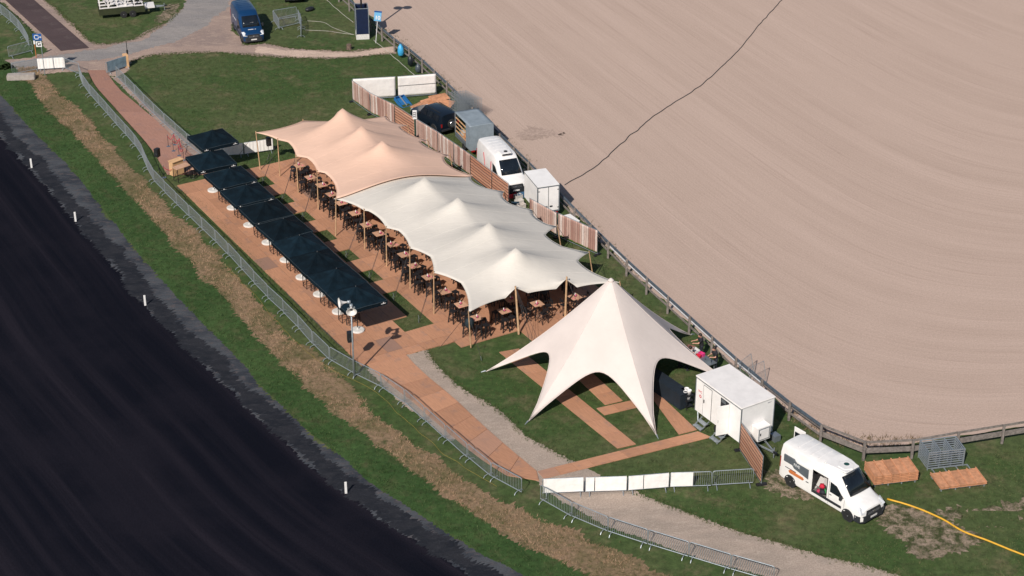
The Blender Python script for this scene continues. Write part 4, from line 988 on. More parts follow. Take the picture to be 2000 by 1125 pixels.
sdoor = MB().prism([(X(3.68), .45), (X(4.9), .45), (X(4.9), 1.98), (X(3.68), 1.98)], -(hw + .062), -(hw + .012), 'y').build('sliding_door', m_vanwhite, vanA, bevel=.015)
MB().box(X(4.0), -(hw + .07), 1.0, .2, .03, .04).build('door_handle', m_darkplastic, sdoor)
MB().box(X(4.6), -(hw + .012), 1.14, 2.3, .02, .035).build('door_rail', m_gap, vanA)
for x in (2.60, 3.70): MB().box(X(x), -(hw + .006), .5, .035, .025, 1.5).build('door_rubber', m_gap, vanA)
MB().box(X(3.2), 0, .50, 1.15, 1.98, .03).build('load_floor', M('worn_floor', (.16, .15, .14), .8), vanA)
MB().box(X(3.2), .55, 1.15, 1.1, .04, .75).build('wood_panel', m_ply, vanA); MB().box(X(3.3), .3, .535, .8, .6, .5).build('storage_box', M('mattress', (.55, .52, .5), .8), vanA)
for nm, x, y, z, sx, col in (('red jacket', 3.35, -.55, .85, .17, (.55, .02, .05)), ('green bag', 2.95, -.6, .72, .17, (.03, .22, .06)), ('black bag', 3.15, -.72, .62, .2, (.02, .02, .03)), ('pink bag', 3.38, -.78, .62, .14, (.5, .05, .12))):
    b = MB().lathe([(.3, 0), (1, .25), (1.05, .8), (.7, 1.3), (.2, 1.45)], 10); b.v = [(X(x) + p[0] * sx * (1 + .7 * noise.noise(Vector(p) * 1.7 + Vector((x, z, 0)))), y + p[1] * sx * .8, z - .1 + p[2] * sx * (1 + .5 * noise.noise(Vector(p) * 1.3 + Vector((z, x, 1))))) for p in b.v]
    q = vanA.matrix_basis @ Vector((0, 0, 0)); o = b.build('cloth_bag', M(nm.replace(' ', '_'), col, .8, .2, 8), smooth=True, loc=vanA.location, rz=vanA.rotation_euler[2]); tag(o, '%s lying in the open door of the white van' % nm, 'bag')
rb = MB().lathe([(.5, 2.53), (.52, 2.60), (.44, 2.63)], 6, m=Matrix.Translation((X(2.25), 0, 0))).build('roof_pod', m_vanwhite, vanA)
b = MB().prism([(X(1.75), -.55), (X(1.75), .55), (X(3.1), .72), (X(3.3), .5), (X(3.3), -.5), (X(3.1), -.72)], 2.515, 2.60).build('roof_deflector', m_vanwhite, vanA, bevel=.03)
MB().lathe([(.16, 2.60), (.16, 2.63), (.1, 2.65)], 16, m=Matrix.Translation((X(2.3), .1, 0))).build('roof_vent', M('green_glass_lid', (.02, .07, .06), .2), b)
rd = MB().box(X(6.62), hw * .98, .35, .86, .05, 2.05).build('rear_door', m_vanwhite, vanA, bevel=.015); MB().box(X(6.65), hw * .94, 1.45, .6, .03, .65).build('window', m_glass, rd)

# --- delivery van parked behind the fence, blue van on the road
f = Vector((.36, -.93, 0)).normalized()
vanB, X = van('white delivery van with red curved stripe parked behind the printed fence', (0.33, 14.75, 0), math.atan2(f.y, f.x), m_vanwhite, L=6.0, zt=2.48, hw=1.02, ws=(.95, 1.32, 1.9, 2.28), wb=(.95, 4.95))
MB().prism([(X(2.05), -.42), (X(2.05), .42), (X(2.75), .5), (X(2.75), -.5)], 2.50, 2.68).build('cooling_unit', m_vanwhite, vanB, bevel=.04); MB().box(X(2.03), 0, 2.54, .03, .7, .09).build('cooling_grille', m_gap, vanB)
MB().lathe([(.15, 2.68), (.15, 2.71), (.05, 2.72)], 14, m=Matrix.Translation((X(2.4), .05, 0))).build('fan_cover', m_gap, vanB)
pts = [(X(2.72 + .55 * (1 - math.cos(t)) ), -(1.02 + .012), 1.95 - 1.15 * math.sin(t) ** .8) for t in [R(2 + 90 * k / 12) for k in range(13)]]
MB().tube(pts, .03, 5).build('red_stripe', m_red, vanB); MB().tube([(X(4.35 - .3 * math.sin(t)), -1.034, 1.98 - 1.2 * t / 1.5) for t in [1.5 * k / 8 for k in range(9)]], .022, 5).build('red_stripe', m_red, vanB)
f = Vector((.333, -.943, 0)).normalized()
m_bluep = paint('blue_vehicle_paint', (0.004, 0.034, 0.105))
vanC, X = van('blue delivery van parked on the dirt road', (-23.55, 47.0, 0), math.atan2(f.y, f.x), m_bluep, L=5.6, zt=2.45, hw=.99, ws=(.95, 1.30, 1.75, 2.18), wb=(.95, 4.3))
on_side(vanC, X(4.2), 1.45, -1, .995, 'O', .42, m_white_print); MB().box(X(3.35), -.997, 1.40, 1.0, .006, .09).build('printed_line', m_white_print, vanC)
text_mesh('lettering', 'o', .22, m_white_print, vanC, frame_m((X(.62), .3, 1.235), (0, -1, .0), (-.94, 0, .33)), .004); MB().box(X(.62), -.12, 1.20, .07, .5, .045).build('printed_line', m_white_print, vanC)
MB().box(X(1.22), .1, 1.60, .1, .34, .09).build('dashboard_card', m_white_print, vanC)

# --- dark off-road car and the dark vehicle at the picture edge
def offroad(label, loc, rz, col, spare=True):
    root = thing('car', label, 'car', loc, rz); X = lambda x: -x; hw = .93
    st = [(X(0.0), .40, .80, .74, .70, .66), (X(.1), .36, 1.00, .86, .92, .74), (X(1.25), .34, 1.12, hw, 1.02, .80), (X(1.32), .34, 1.16, hw, 1.04, .80), (X(1.95), .34, 1.80, hw, 1.20, .70), (X(2.4), .34, 1.86, hw, 1.22, .72), (X(4.3), .34, 1.84, hw, 1.2, .72), (X(4.55), .38, 1.78, hw * .97, 1.18, .68), (X(4.62), .45, 1.1, hw * .92, 1.0, .72)]
    loft(st, col, root)
    plane_poly(root, 'windscreen', [(X(1.36), -.70, 1.19), (X(1.36), .70, 1.19), (X(1.92), .58, 1.80), (X(1.92), -.58, 1.80)], m_glass, .02, Vector((.75, 0, .65)).normalized())
    for s in (-1, 1):
        for x0, x1 in ((1.75, 2.5), (2.6, 3.35), (3.45, 4.25)):
            a, c = (x0 + .2 if x0 < 2 else x0), x1
            plane_poly(root, 'side_window', [(X(x0), s * (hw - .015), 1.24), (X(x1), s * (hw - .015), 1.24), (X(c), s * .755, 1.70), (X(a), s * .755, 1.70)], m_glass, .015, Vector((0, s, .3)).normalized())
        for wx in (.85, 3.65): wheel(root, X(wx), s * (hw - .10), .38, .24); arch(root, X(wx), s * (hw + .005), .38, s)
        MB().box(X(.06), s * .68, .76, .08, .28, .18).build('headlight', m_lamp, root); MB().box(X(4.60), s * .80, .8, .05, .12, .3).build('tail_light', m_tail, root)
        MB().box(X(1.62), s * 1.03, 1.12, .14, .18, .2).build('mirror', m_darkplastic, root, bevel=.03)
        MB().box(X(3.1), s * .60, 1.87, 2.0, .04, .05).build('roof_rail', m_gap, root)
    MB().box(X(.0), 0, .42, .18, 1.7, .22).build('bumper', m_darkplastic, root, bevel=.03); MB().box(X(4.66), 0, .46, .16, 1.66, .16).build('bumper', m_darkplastic, root, bevel=.03)
    MB().box(X(-.1), 0, .50, .02, .5, .11).build('number_plate', m_plate, root)
    if spare:
        w = MB().lathe([(.2, -.1), (.36, -.1), (.38, -.05), (.38, .05), (.36, .1), (.2, .1)], 24, m=Matrix.Translation((X(4.76), -.1, 1.02)) @ Matrix.Rotation(R(90), 4, 'Y')).build('spare_wheel', m_tyre, root)
        MB().lathe([(.26, 0), (.24, .03), (.05, .04)], 18, m=Matrix.Translation((X(4.86), -.1, 1.02)) @ Matrix.Rotation(R(-90), 4, 'Y')).build('wheel_cover', m_chrome, w)
    return root
m_navyp = paint('dark_navy_paint', (0.006, 0.011, 0.020), .3)
A, B = G(878, 270), G(803, 226); f = (B - A).normalized(); mid = (A + B) / 2 + Vector((.35, .25, 0))
offroad('dark navy off-road car with spare wheel behind the printed fence', mid + f * 2.3, math.atan2(f.y, f.x), m_navyp)
f = (G(572, 14) - G(560, -40)).normalized(); offroad('dark car with white headlights cut by the top picture edge', G(577, 8), math.atan2(f.y, f.x), m_navyp, False)

# --- trailers
m_trailerwhite = M('white_panel', (0.83, 0.81, 0.79), 0.45, 0.05, 1.5); m_alu = M('grey_profile', (0.22, 0.25, 0.28), 0.4, 0.1, metal=0.5)
def quad_frame(c0, c1):
    d = (c1 - c0); return math.atan2(d.y, d.x)
def drawbar(root, x, z=.45, l=1.3, s=1):
    for y in (-.45, .45): MB().beam((x, y, z), (x + s * l, 0, z), .07, .09).build('drawbar', m_steel, root)
    MB().tube([(x + s * (l - .1), .0, .05), (x + s * (l - .1), 0, .75)], .035, 8).build('jockey_wheel', m_steel, root)
    MB().box(x + s * l, 0, z - .05, .3, .12, .12).build('coupling', m_blackplastic, root)
# sanitary trailer (local +x towards the near end)
c = [Vector(p) for p in ((10.98, -16.44, 0), (13.3, -15.48, 0), (15.56, -19.13, 0), (13.28, -20.15, 0))]
ctr = sum(c, Vector()) / 4; ang = quad_frame(c[0], c[3]); Ls, Ws = 4.35, 2.45
st = thing('sanitary_trailer', 'large white sanitary trailer with open door and folding steps', 'trailer', ctr, ang)
MB().box(0, 0, .55, Ls, Ws, 2.35).build('box', m_trailerwhite, st, bevel=.02)
MB().box(0, 0, 2.902, Ls + .1, Ws + .1, .10).build('roof', M('off_white_roof', (.78, .75, .73), .5, .06, 1.2), st, bevel=.03)
for x in (-Ls / 2 - .004, Ls / 2 + .004):
    for y in (-Ws / 2, Ws / 2): MB().box(x, y, .55, .05, .05, 2.35).build('corner_profile', m_alu, st)
MB().box(0, -Ws / 2 - .01, 2.83, Ls, .03, .045).build('gutter', m_alu, st); MB().box(0, 0, .42, Ls - .2, Ws - .3, .13).build('chassis', m_alu, st)
for x, nm in ((-1.02, 'door'),):
    d = MB().box(x, -Ws / 2 - .012, .62, .78, .02, 2.08).build('door', m_trailerwhite, st)
    for dx in (-.4, .4): MB().box(x + dx, -Ws / 2 - .014, .62, .014, .024, 2.1).build('door_seam', m_gap, d)
    MB().box(x, -Ws / 2 - .014, 2.70, .8, .024, .014).build('door_seam', m_gap, d)
    MB().box(x - .3, -Ws / 2 - .03, 1.5, .07, .03, .22).build('handle', m_blackplastic, d)
MB().box(.62, -Ws / 2 - .008, .62, .76, .02, 2.08).build('door_opening', m_gap, st)
MB().box(.52, -Ws / 2 - .02, 2.45, .4, .02, .2).build('interior_panel', m_alu, st)
od = MB().box(.98, -Ws / 2 - .40, .62, .04, .78, 2.02, R(-14)).build('open_door', m_trailerwhite, st, bevel=.008); MB().box(.90, -Ws / 2 - .68, 1.5, .06, .05, .2).build('handle', m_blackplastic, od)
for x in (-1.02, .62):
    s_ = MB().box(x, -Ws / 2 - .28, .34, .72, .30, .035).build('step', m_steel, st); MB().box(x, -Ws / 2 - .60, .14, .72, .30, .035).build('step', m_steel, st)
    for dx in (-.34, .34): MB().beam((x + dx, -Ws / 2 - .05, .52), (x + dx, -Ws / 2 - .72, .06), .03, .06).build('step_rail', m_steel, st)
text_mesh('lettering', 'WC', .22, m_red, st, frame_m((-1.75, -Ws / 2 - .004, 2.05), (1, 0, 0), (0, 0, 1)), .004); text_mesh('lettering', 'O', .26, m_red, st, frame_m((-1.72, -Ws / 2 - .004, 1.74), (1, 0, 0), (0, 0, 1)), .004, bold=.012)
wb_ = MB().box(Ls / 2 + .30, .1, .62, .58, .95, .95).build('service_box', m_trailerwhite, st, bevel=.02)
MB().box(Ls / 2 + .60, .1, .70, .02, .80, .78).build('service_hatch', m_alu, wb_); MB().box(Ls / 2 + .615, .1, .76, .02, .68, .66).build('hatch_panel', m_trailerwhite, wb_); MB().box(Ls / 2 + .635, -.2, 1.05, .03, .06, .16).build('hatch_lock', m_blackplastic, wb_)
text_mesh('lettering', '30017', .11, m_alu, st, frame_m((Ls / 2 + .004, .85, 2.7), (0, 1, 0), (0, 0, 1)), .003)
for y in (-Ws / 2 + .05, Ws / 2 - .05): wheel(st, .1, y, .33, .2)
drawbar(st, Ls / 2 - .1, .45, 1.9); MB().box(Ls / 2 + .2, Ws / 2 + .1, .02, .5, .45, .4).build('ballast_box', m_alu, st)
for x in (-Ls / 2 + .15,): MB().beam((x, -Ws / 2 + .1, .5), (x + .35, -Ws / 2 - .12, .02), .06, .06).build('support_leg', m_steel, st)
# white box trailer with twin rear doors
c = [Vector(p) for p in ((0.92, 13.59, 0), (2.53, 13.96, 0), (3.47, 11.34, 0), (1.88, 10.81, 0))]; ctr = sum(c, Vector()) / 4; ang = quad_frame(c[0], c[3]); Lb, Wb = 2.95, 1.68
bt = thing('box_trailer', 'white box trailer with two rear doors behind the printed fence', 'trailer', ctr, ang)
MB().box(0, 0, .5, Lb, Wb, 2.05).build('box', m_trailerwhite, bt); MB().box(0, 0, 2.552, Lb + .03, Wb + .03, .05).build('roof', m_trailerwhite, bt)
for y in (-Wb / 2, Wb / 2):
    MB().box(Lb / 2 + .005, y, .5, .06, .07, 2.06).build('corner_profile', m_alu, bt); MB().box(0, y, 2.50, Lb, .05, .07).build('top_profile', m_alu, bt)
    wheel(bt, .1, y * .98, .28, .17)
MB().box(Lb / 2 + .006, 0, 2.48, .06, Wb, .08).build('top_profile', m_alu, bt); MB().box(Lb / 2 + .006, 0, .44, .08, Wb, .1).build('sill', m_alu, bt)
for s in (-1, 1):
    d = MB().box(Lb / 2 + .012, s * .39, .56, .03, .74, 1.9).build('door', m_trailerwhite, bt); MB().box(Lb / 2 + .035, s * .2, .85, .03, .22, .11).build('latch', m_gap, d)
    for z in (.75, 2.2): MB().box(Lb / 2 + .035, s * .74, z, .03, .12, .04).build('hinge', m_gap, d)
    MB().box(Lb / 2 + .03, s * .62, .33, .05, .22, .1).build('tail_light', m_tail, bt)
MB().box(Lb / 2 + .02, 0, .5, .03, .03, 2.0).build('centre_post', m_gap, bt); drawbar(bt, -Lb / 2, .42, 1.1, -1)
# tarpaulin trailer, near side rolled up
c = [Vector(p) for p in ((-4.64, 25.09, 0), (-2.67, 25.41, 0), (-1.46, 22.7, 0), (-3.34, 21.98, 0))]; ctr = sum(c, Vector()) / 4; ang = quad_frame(c[0], c[3]); Lt, Wt = 3.3, 2.0
tt = thing('tarpaulin_trailer', 'grey tarpaulin trailer with open side and wooden slats', 'trailer', ctr, ang); m_tarp = M('grey_tarpaulin', (0.24, 0.285, 0.32), 0.5, 0.12, 1.8, bump=0.4, bscale=5)
MB().box(0, 0, .5, Lt, Wt, .3).build('bed', m_alu, tt)
rf = MB(); vs = []
for i in range(13):
    for j in range(9): vs.append((-Lt / 2 - .02 + (Lt + .04) * i / 12, -Wt / 2 - .02 + (Wt + .04) * j / 8, 2.60 - .035 * math.sin(math.pi * j / 8) * abs(math.sin(math.pi * i / 4))))
rf.add(vs, [(i * 9 + j, (i + 1) * 9 + j, (i + 1) * 9 + j + 1, i * 9 + j + 1) for i in range(12) for j in range(8)]); r_ = rf.build('roof_tarp', m_tarp, tt, smooth=True); md = r_.modifiers.new('cloth', 'SOLIDIFY'); md.thickness = .02
MB().box(Lt / 2 + .01, 0, .55, .025, Wt + .02, 2.03).build('end_tarp', m_tarp, tt); MB().box(0, Wt / 2 + .01, .55, Lt, .025, 2.03).build('side_tarp', m_tarp, tt)
MB().box(Lt / 2 - .42, -Wt / 2 - .012, .6, .8, .03, 1.96).build('side_tarp', m_tarp, tt)
for x in (-Lt / 2 + .03, Lt / 2 - .86): MB().box(x, -Wt / 2 + .02, .8, .06, .06, 1.78).build('post', m_steel, tt)
for k in range(4): MB().box(-.42, -Wt / 2 + .06, .95 + .38 * k, 2.3, .03, .11).build('slat', m_ply, tt)
for k in range(4): MB().box(-.42, Wt / 2 - .06, .95 + .38 * k, 2.3, .03, .11).build('slat', m_ply, tt)
for s in (-1, 1): MB().box(Lt / 2 + .03, s * .75, .42, .05, .3, .13).build('tail_light', m_tail, tt); wheel(tt, .2, s * Wt / 2 * .93, .3, .18)
for k, (x, y, sx, col, nm) in enumerate(((-.9, -.5, .5, (.5, .46, .42), 'white sack'), (-.3, -.55, .4, (.5, .2, .08), 'orange crate'), (.25, -.3, .35, (.03, .04, .06), 'dark box'))):
    o = MB().box(x, y, .802, sx, sx * .8, .35, .3 * k).build('cargo_box', M(nm.replace(' ', '_'), col, .7, .2, 4), loc=ctr, rz=ang, bevel=.03); tag(o, '%s on the bed of the tarpaulin trailer' % nm, 'box')
drawbar(tt, -Lt / 2, .45, 1.2, -1)
# low olive trailer stacked with white lattice truss
A, B = G(190, 39), G(279, 31); ang = math.atan2((B - A).y, (B - A).x); Lq = (B - A).length
lt = thing('flat_trailer', 'olive flatbed trailer loaded with white lattice frames at the top edge', 'trailer', (A + B) / 2 + Vector((0, 1.0, 0)), ang)
m_olive = M('olive_side', (0.028, 0.034, 0.012), 0.6, 0.2, 2); m_tw = M('white_truss_paint', (.75, .72, .70), .45, .05)
MB().box(0, -1.02, .42, Lq, .05, .62).build('side_board', m_olive, lt); MB().box(0, 1.02, .42, Lq, .05, .62).build('side_board', m_olive, lt); MB().box(-Lq / 2, 0, .42, .05, 2.0, .62).build('end_board', m_olive, lt); MB().box(0, 0, .42, Lq - .1, 1.98, .1).build('bed', m_alu, lt)
for x in (.1, .95):
    for y in (-1.0, 1.0): wheel(lt, x, y, .33, .2)
drawbar(lt, Lq / 2, .5, 2.0); MB().box(Lq / 2 + .5, 0, .62, .9, 1.4, .12).build('tool_deck', m_tw, lt)
for row, y in enumerate((-.9, 0.0, .9)):
    tr = thing('lattice_frame', 'white lattice frame on the olive trailer, %s from the camera side' % nth(row + 1), 'truss', lt.location, ang, 'white lattice frames')
    for z in (1.06, 2.6): MB().beam((-Lq / 2 + .05, y, z), (Lq / 2 - .1, y, z), .1, .1).build('chord', m_tw, tr)
    n = 5
    for k in range(n):
        xa, xb = -Lq / 2 + .1 + (Lq - .25) * k / n, -Lq / 2 + .1 + (Lq - .25) * (k + 1) / n
        MB().beam((xa, y, 1.1), (xa, y, 2.55), .08, .08).build('upright', m_tw, tr); MB().beam((xa, y, 1.12 if k % 2 else 2.52), (xb, y, 2.52 if k % 2 else 1.12), .06, .06).build('diagonal', m_tw, tr)
    MB().box(0.3 - .5 * row, y + .1, 1.08, 1.5, .5, .08).build('deck_plate', m_tw, tr)

# ================================================================== FENCES
m_greywood = M('weathered_wood', (0.19, 0.165, 0.15), 0.85, 0.3, 5, bump=0.4, bscale=14)
m_bluerail = M('blue_grey_rail', (0.085, 0.11, 0.14), 0.6, 0.2, 4)
m_whiterail = M('white_rail', (0.66, 0.66, 0.67), 0.5, 0.1)
rf = thing('rail_fence', 'weathered post and rail fence round the edge of the sand arena', 'fence', G(1198, 515)); O_ = rf.location.copy()
posts = resample(RAIL, 2.95); bend = 0
for k, p in enumerate(posts):
    if p.y < -19 and p.x > 15: bend = 1
    MB().box(p.x - O_.x, p.y - O_.y, 0, .15, .15, 1.32, .3 * noise.noise(p)).build('post', m_greywood, rf, bevel=.02)
    if k + 1 == len(posts): continue
    q = posts[k + 1]; a, b = p - O_, q - O_; d = (b - a).normalized(); nr = Vector((-d.y, d.x, 0)); a = a + d * .01; b = b - d * .01
    if not bend:
        for z, h, mt, of, nm in ((1.14, .17, m_bluerail, .12, 'rail'), (.93, .055, m_whiterail if -13 < p.y < 7 else m_greywood, .11, 'rail'), (.48, .13, m_greywood, .10, 'rail')):
            MB().beam(a + nr * of + Vector((0, 0, z)), b + nr * of + Vector((0, 0, z + .01 * noise.noise(p))), .06, h).build(nm, mt, rf)
    else:
        for z, h in ((1.2, .14), (.62, .34)): MB().beam(a + nr * .11 + Vector((0, 0, z)), b + nr * .11 + Vector((0, 0, z + .02)), .05, h).build('rail', m_greywood, rf)

def banner_mat(name, tones, axis, n, gap=0.07, green=False, gapcol=(.06, .035, .03)):
    """planks printed on a cloth banner: flat print, so it is colour only"""
    m, nd, lk = nodes_of(name); p = nd['Principled BSDF']; tc = nd.new('ShaderNodeTexCoord').outputs['Object']
    sp = nd.new('ShaderNodeSeparateXYZ'); lk.new(tc, sp.inputs[0]); src = sp.outputs['X' if axis == 'x' else 'Z']
    oi = nd.new('ShaderNodeObjectInfo').outputs['Random']
    wob = noise_tex(nd, lk, tc, 2.0, 2); ma = nd.new('ShaderNodeMath'); ma.operation = 'MULTIPLY_ADD'; ma.inputs[1].default_value = 0.04 if axis == 'x' else .07; lk.new(wob, ma.inputs[0]); lk.new(src, ma.inputs[2])
    k = nd.new('ShaderNodeMath'); k.operation = 'MULTIPLY'; k.inputs[1].default_value = n; lk.new(ma.outputs[0], k.inputs[0])
    fl_ = nd.new('ShaderNodeMath'); fl_.operation = 'FLOOR'; lk.new(k.outputs[0], fl_.inputs[0]); ad = nd.new('ShaderNodeMath'); ad.operation = 'ADD'; lk.new(fl_.outputs[0], ad.inputs[0])
    o7 = nd.new('ShaderNodeMath'); o7.operation = 'MULTIPLY'; o7.inputs[1].default_value = 37.0; lk.new(oi, o7.inputs[0]); lk.new(o7.outputs[0], ad.inputs[1])
    wn3 = N(nd, 'TexWhiteNoise', noise_dimensions='1D'); lk.new(ad.outputs[0], wn3.inputs['W'])
    c = mixc(nd, lk, ramp(nd, lk, wn3.outputs[0], .1, .6), tones[0], tones[1]); c = mixc(nd, lk, ramp(nd, lk, wn3.outputs[0], .72, .9), c, tones[2])
    g = noise_tex(nd, lk, mapping(nd, lk, tc, (9, 1, 1.2) if axis == 'x' else (1.2, 1, 9)), 2.2, 6, .7); c = mixc(nd, lk, ramp(nd, lk, g, .48, .78), c, tones[3])
    fr = nd.new('ShaderNodeMath'); fr.operation = 'FRACT'; lk.new(k.outputs[0], fr.inputs[0]); lt_ = nd.new('ShaderNodeMath'); lt_.operation = 'LESS_THAN'; lt_.inputs[1].default_value = gap; lk.new(fr.outputs[0], lt_.inputs[0])
    c = mixc(nd, lk, lt_.outputs[0], c, gapcol)
    if green:
        z_ = nd.new('ShaderNodeMath'); z_.operation = 'MULTIPLY_ADD'; z_.inputs[1].default_value = .35; lk.new(noise_tex(nd, lk, tc, 5, 4), z_.inputs[0]); lk.new(sp.outputs['Z'], z_.inputs[2])
        l2 = nd.new('ShaderNodeMath'); l2.operation = 'LESS_THAN'; l2.inputs[1].default_value = .46; lk.new(z_.outputs[0], l2.inputs[0]); c = mixc(nd, lk, l2.outputs[0], c, (.10, .20, .035))
    lk.new(c, p.inputs['Base Color']); p.inputs['Roughness'].default_value = .6
    bn = N(nd, 'Bump', Strength=.25, Distance=.06); lk.new(noise_tex(nd, lk, tc, 1.6, 3), bn.inputs['Height']); lk.new(bn.outputs[0], p.inputs['Normal']); return m
m_bv = banner_mat('printed_upright_planks', ((.34, .19, .155), (.50, .34, .285), (.64, .54, .49), (.22, .125, .11)), 'x', 4.6, .10, green=True)
m_bh = banner_mat('printed_level_slats', ((.46, .22, .14), (.56, .30, .20), (.50, .27, .19), (.38, .17, .11)), 'z', 4.2, .26, gapcol=(.07, .03, .025))
m_bw = M('white_banner', (.76, .72, .69), .65, .06, 2.0, bump=.4, bscale=3)
def site_panel(a, b, mat, label, h=1.98, group='printed site fence panels', slit=False):
    """mesh site-fence panel: tube frame, wire mesh, banner and rubber feet"""
    A, B = Vector((a.x, a.y, 0)), Vector((b.x, b.y, 0)); d = B - A; L = d.length - .04; ang = math.atan2(d.y, d.x)
    root = thing('site_fence_panel', label, 'fence panel', (A + B) / 2, ang, group)
    MB().tube([(-L / 2, 0, .12), (L / 2, 0, .12), (L / 2, 0, h), (-L / 2, 0, h)], .021, 6, closed=True).build('frame', m_steel, root)
    w = MB()
    for k in range(1, 24): x = -L / 2 + L * k / 24; w.tube([(x, .01, .13), (x, .01, h)], .003, 3)
    for k in range(1, 10): z = .13 + (h - .13) * k / 10; w.tube([(-L / 2, .012, z), (L / 2, .012, z)], .003, 3)
    w.build('wire_mesh', m_steel, root)
    vs = []; nx, nz = 22, 10
    for j in range(nz + 1):
        for i in range(nx + 1):
            x = -L / 2 + .03 + (L - .06) * i / nx; z = .18 + (h - .20) * j / nz
            vs.append((x, -.03 + .022 * noise.noise(Vector((x * 1.3 + A.x, z * 1.6, A.y))), z))
    bn = MB().add(vs, [(j * (nx + 1) + i, j * (nx + 1) + i + 1, (j + 1) * (nx + 1) + i + 1, (j + 1) * (nx + 1) + i) for j in range(nz) for i in range(nx)]).build('banner', mat, root, smooth=True)
    md = bn.modifiers.new('cloth', 'SOLIDIFY'); md.thickness = .008
    if slit: MB().box(0, -.06, 1.12, L - .08, .012, .03).build('seam', m_gap, root)
    for x in (-L / 2, L / 2): MB().box(x, 0, 0, .22, .62, .13).build('foot', m_blackplastic, root, bevel=.02)
    return root
HF = GL([(689, 199), (724, 224), (772, 248), (811, 274), (856, 302), (887, 324), (919, 347), (961, 380), (994, 405)])
for k, (a, b) in enumerate(zip(HF, HF[1:])):
    site_panel(a, b, m_bh if k in (2, 6, 7) else m_bv, 'site fence panel printed with %s, %s from the white corner' % ('level slats' if k in (2, 6, 7) else 'upright planks', nth(k + 1)))
HG = GL([(1034, 434), (1066, 452), (1088, 464), (1167, 499)])
for k, (a, b) in enumerate(((HG[0], HG[2]), (HG[2] + Vector((.05, 0, 0)), HG[3]))): site_panel(a, b, m_bv, 'site fence panel printed with planks %s' % ('in front of the white box trailer' if k == 0 else 'at the rail fence by the tent corner'))
site_panel(G(1444, 880), G(1487, 948), m_bh, 'site fence panel printed with red slats at the sanitary trailer')
site_panel(G(690, 197), G(774, 192), m_bw, 'white banner site fence panel, left of the two', group='white banner site fence panels'); site_panel(G(777, 192), G(853, 186), m_bw, 'white banner site fence panel with seam, at the rail fence', group='white banner site fence panels', slit=True)
# number plate on the printed fence
npl = thing('number_board', 'white rounded number board on a green post at the printed fence', 'sign', G(811, 277))
MB().box(0, 0, 0, .09, .09, 2.05).build('post', M('green_post', (.02, .07, .05), .6), npl); MB().box(.02, -.06, 2.0, .34, .03, .78, 0).build('board', m_white_print, npl, bevel=.014)
text_mesh('lettering', '333', .34, m_gap, npl, frame_m((.02, -.078, 2.39), (0, 0, 1), (-1, 0, 0)), .004, bold=.006)

# ================================================================== BEHIND THE FENCE
m_blue = M('blue_crate_plastic', (.02, .14, .36), .45, .15)
cr = thing('blue_crate', 'blue plastic crate tilted against the white banner fence', 'crate', G(786, 203), .6); cr.rotation_euler = (R(28), 0, .7)
for s in (-1, 1): MB().box(s * .48, 0, .05, .04, 1.3, .3).build('side', m_blue, cr); MB().box(0, s * .63, .05, .92, .04, .3).build('end', m_blue, cr)
MB().box(0, 0, .05, .92, 1.22, .04).build('floor', m_blue, cr); MB().box(0, .1, .34, .12, 1.25, .03).build('strap', m_steel, cr)
def pallet(loc, rz, label, tilt=0.0, L=1.6, Wd=1.1, mat=None, group='wooden deck pallets behind the fence'):
    root = thing('wooden_pallet', label, 'pallet', loc, rz, group); root.rotation_euler = (tilt, 0, rz)
    for k in range(7): MB().box(0, -Wd / 2 + Wd * (k + .5) / 7, .07, L, Wd / 7 - .022, .025).build('slat', mat or m_lath, root)
    for x in (-L / 2 + .08, 0, L / 2 - .08): MB().box(x, 0, 0, .08, Wd, .069).build('bearer', mat or m_lath, root)
    return root
m_lath = M('raw_lath', (.52, .25, .135), .7, .2, 4, objvar=.15)
for k, (x, y, a, t, nm) in enumerate(((822, 208, .9, .05, 'beside the blue crate'), (842, 199, .7, .1, 'below the white banner fence'), (858, 192, .5, .12, 'leaning at the white fence end'), (868, 203, -.4, .18, 'slanting beside the mesh stack'))):
    pallet(G(x, y, .02 + .12 * k * (k > 1)), a, 'pale wooden pallet ' + nm, t)
for k in range(7):                                          # stack of upright mesh frames
    root = thing('mesh_frame', 'grey mesh frame in the upright stack beside the dark car, %s from the left' % nth(k + 1), 'mesh frame', G(893, 229) + Vector((.23 * k, .05 * k, .01)), SITE + R(6) + .03 * noise.noise(Vector((k, 2, 1))), 'upright mesh frames')
    MB().tube([(-1.15, 0, .05), (1.15, 0, .05), (1.15, 0, 1.9), (-1.15, 0, 1.9)], .024, 5, closed=True).build('frame', m_steel, root); w = MB()
    for q in range(1, 16): x = -1.15 + 2.3 * q / 16; w.tube([(x, 0, .06), (x, 0, 1.9)], .012, 3)
    for q in range(1, 8): w.tube([(-1.15, 0, .05 + 1.85 * q / 8), (1.15, 0, .05 + 1.85 * q / 8)], .012, 3)
    w.build('wire_mesh', m_steel, root)
for k, (x, y, a) in enumerate(((1462, 742, .9), (1482, 756, .7))):
    root = thing('mesh_frame', 'grey mesh frame leaning at the rail behind the sanitary trailer, %s one' % ('left', 'right')[k], 'mesh frame', G(x, y), a); root.rotation_euler = (R(-14), 0, a)
    MB().tube([(-.7, 0, .05), (.7, 0, .05), (.7, 0, 1.5), (-.7, 0, 1.5)], .024, 5, closed=True).build('frame', m_steel, root); w = MB()
    for q in range(1, 12): w.tube([(-.7 + 1.4 * q / 12, 0, .06), (-.7 + 1.4 * q / 12, 0, 1.5)], .008, 3)
    w.build('wire_mesh', m_steel, root)
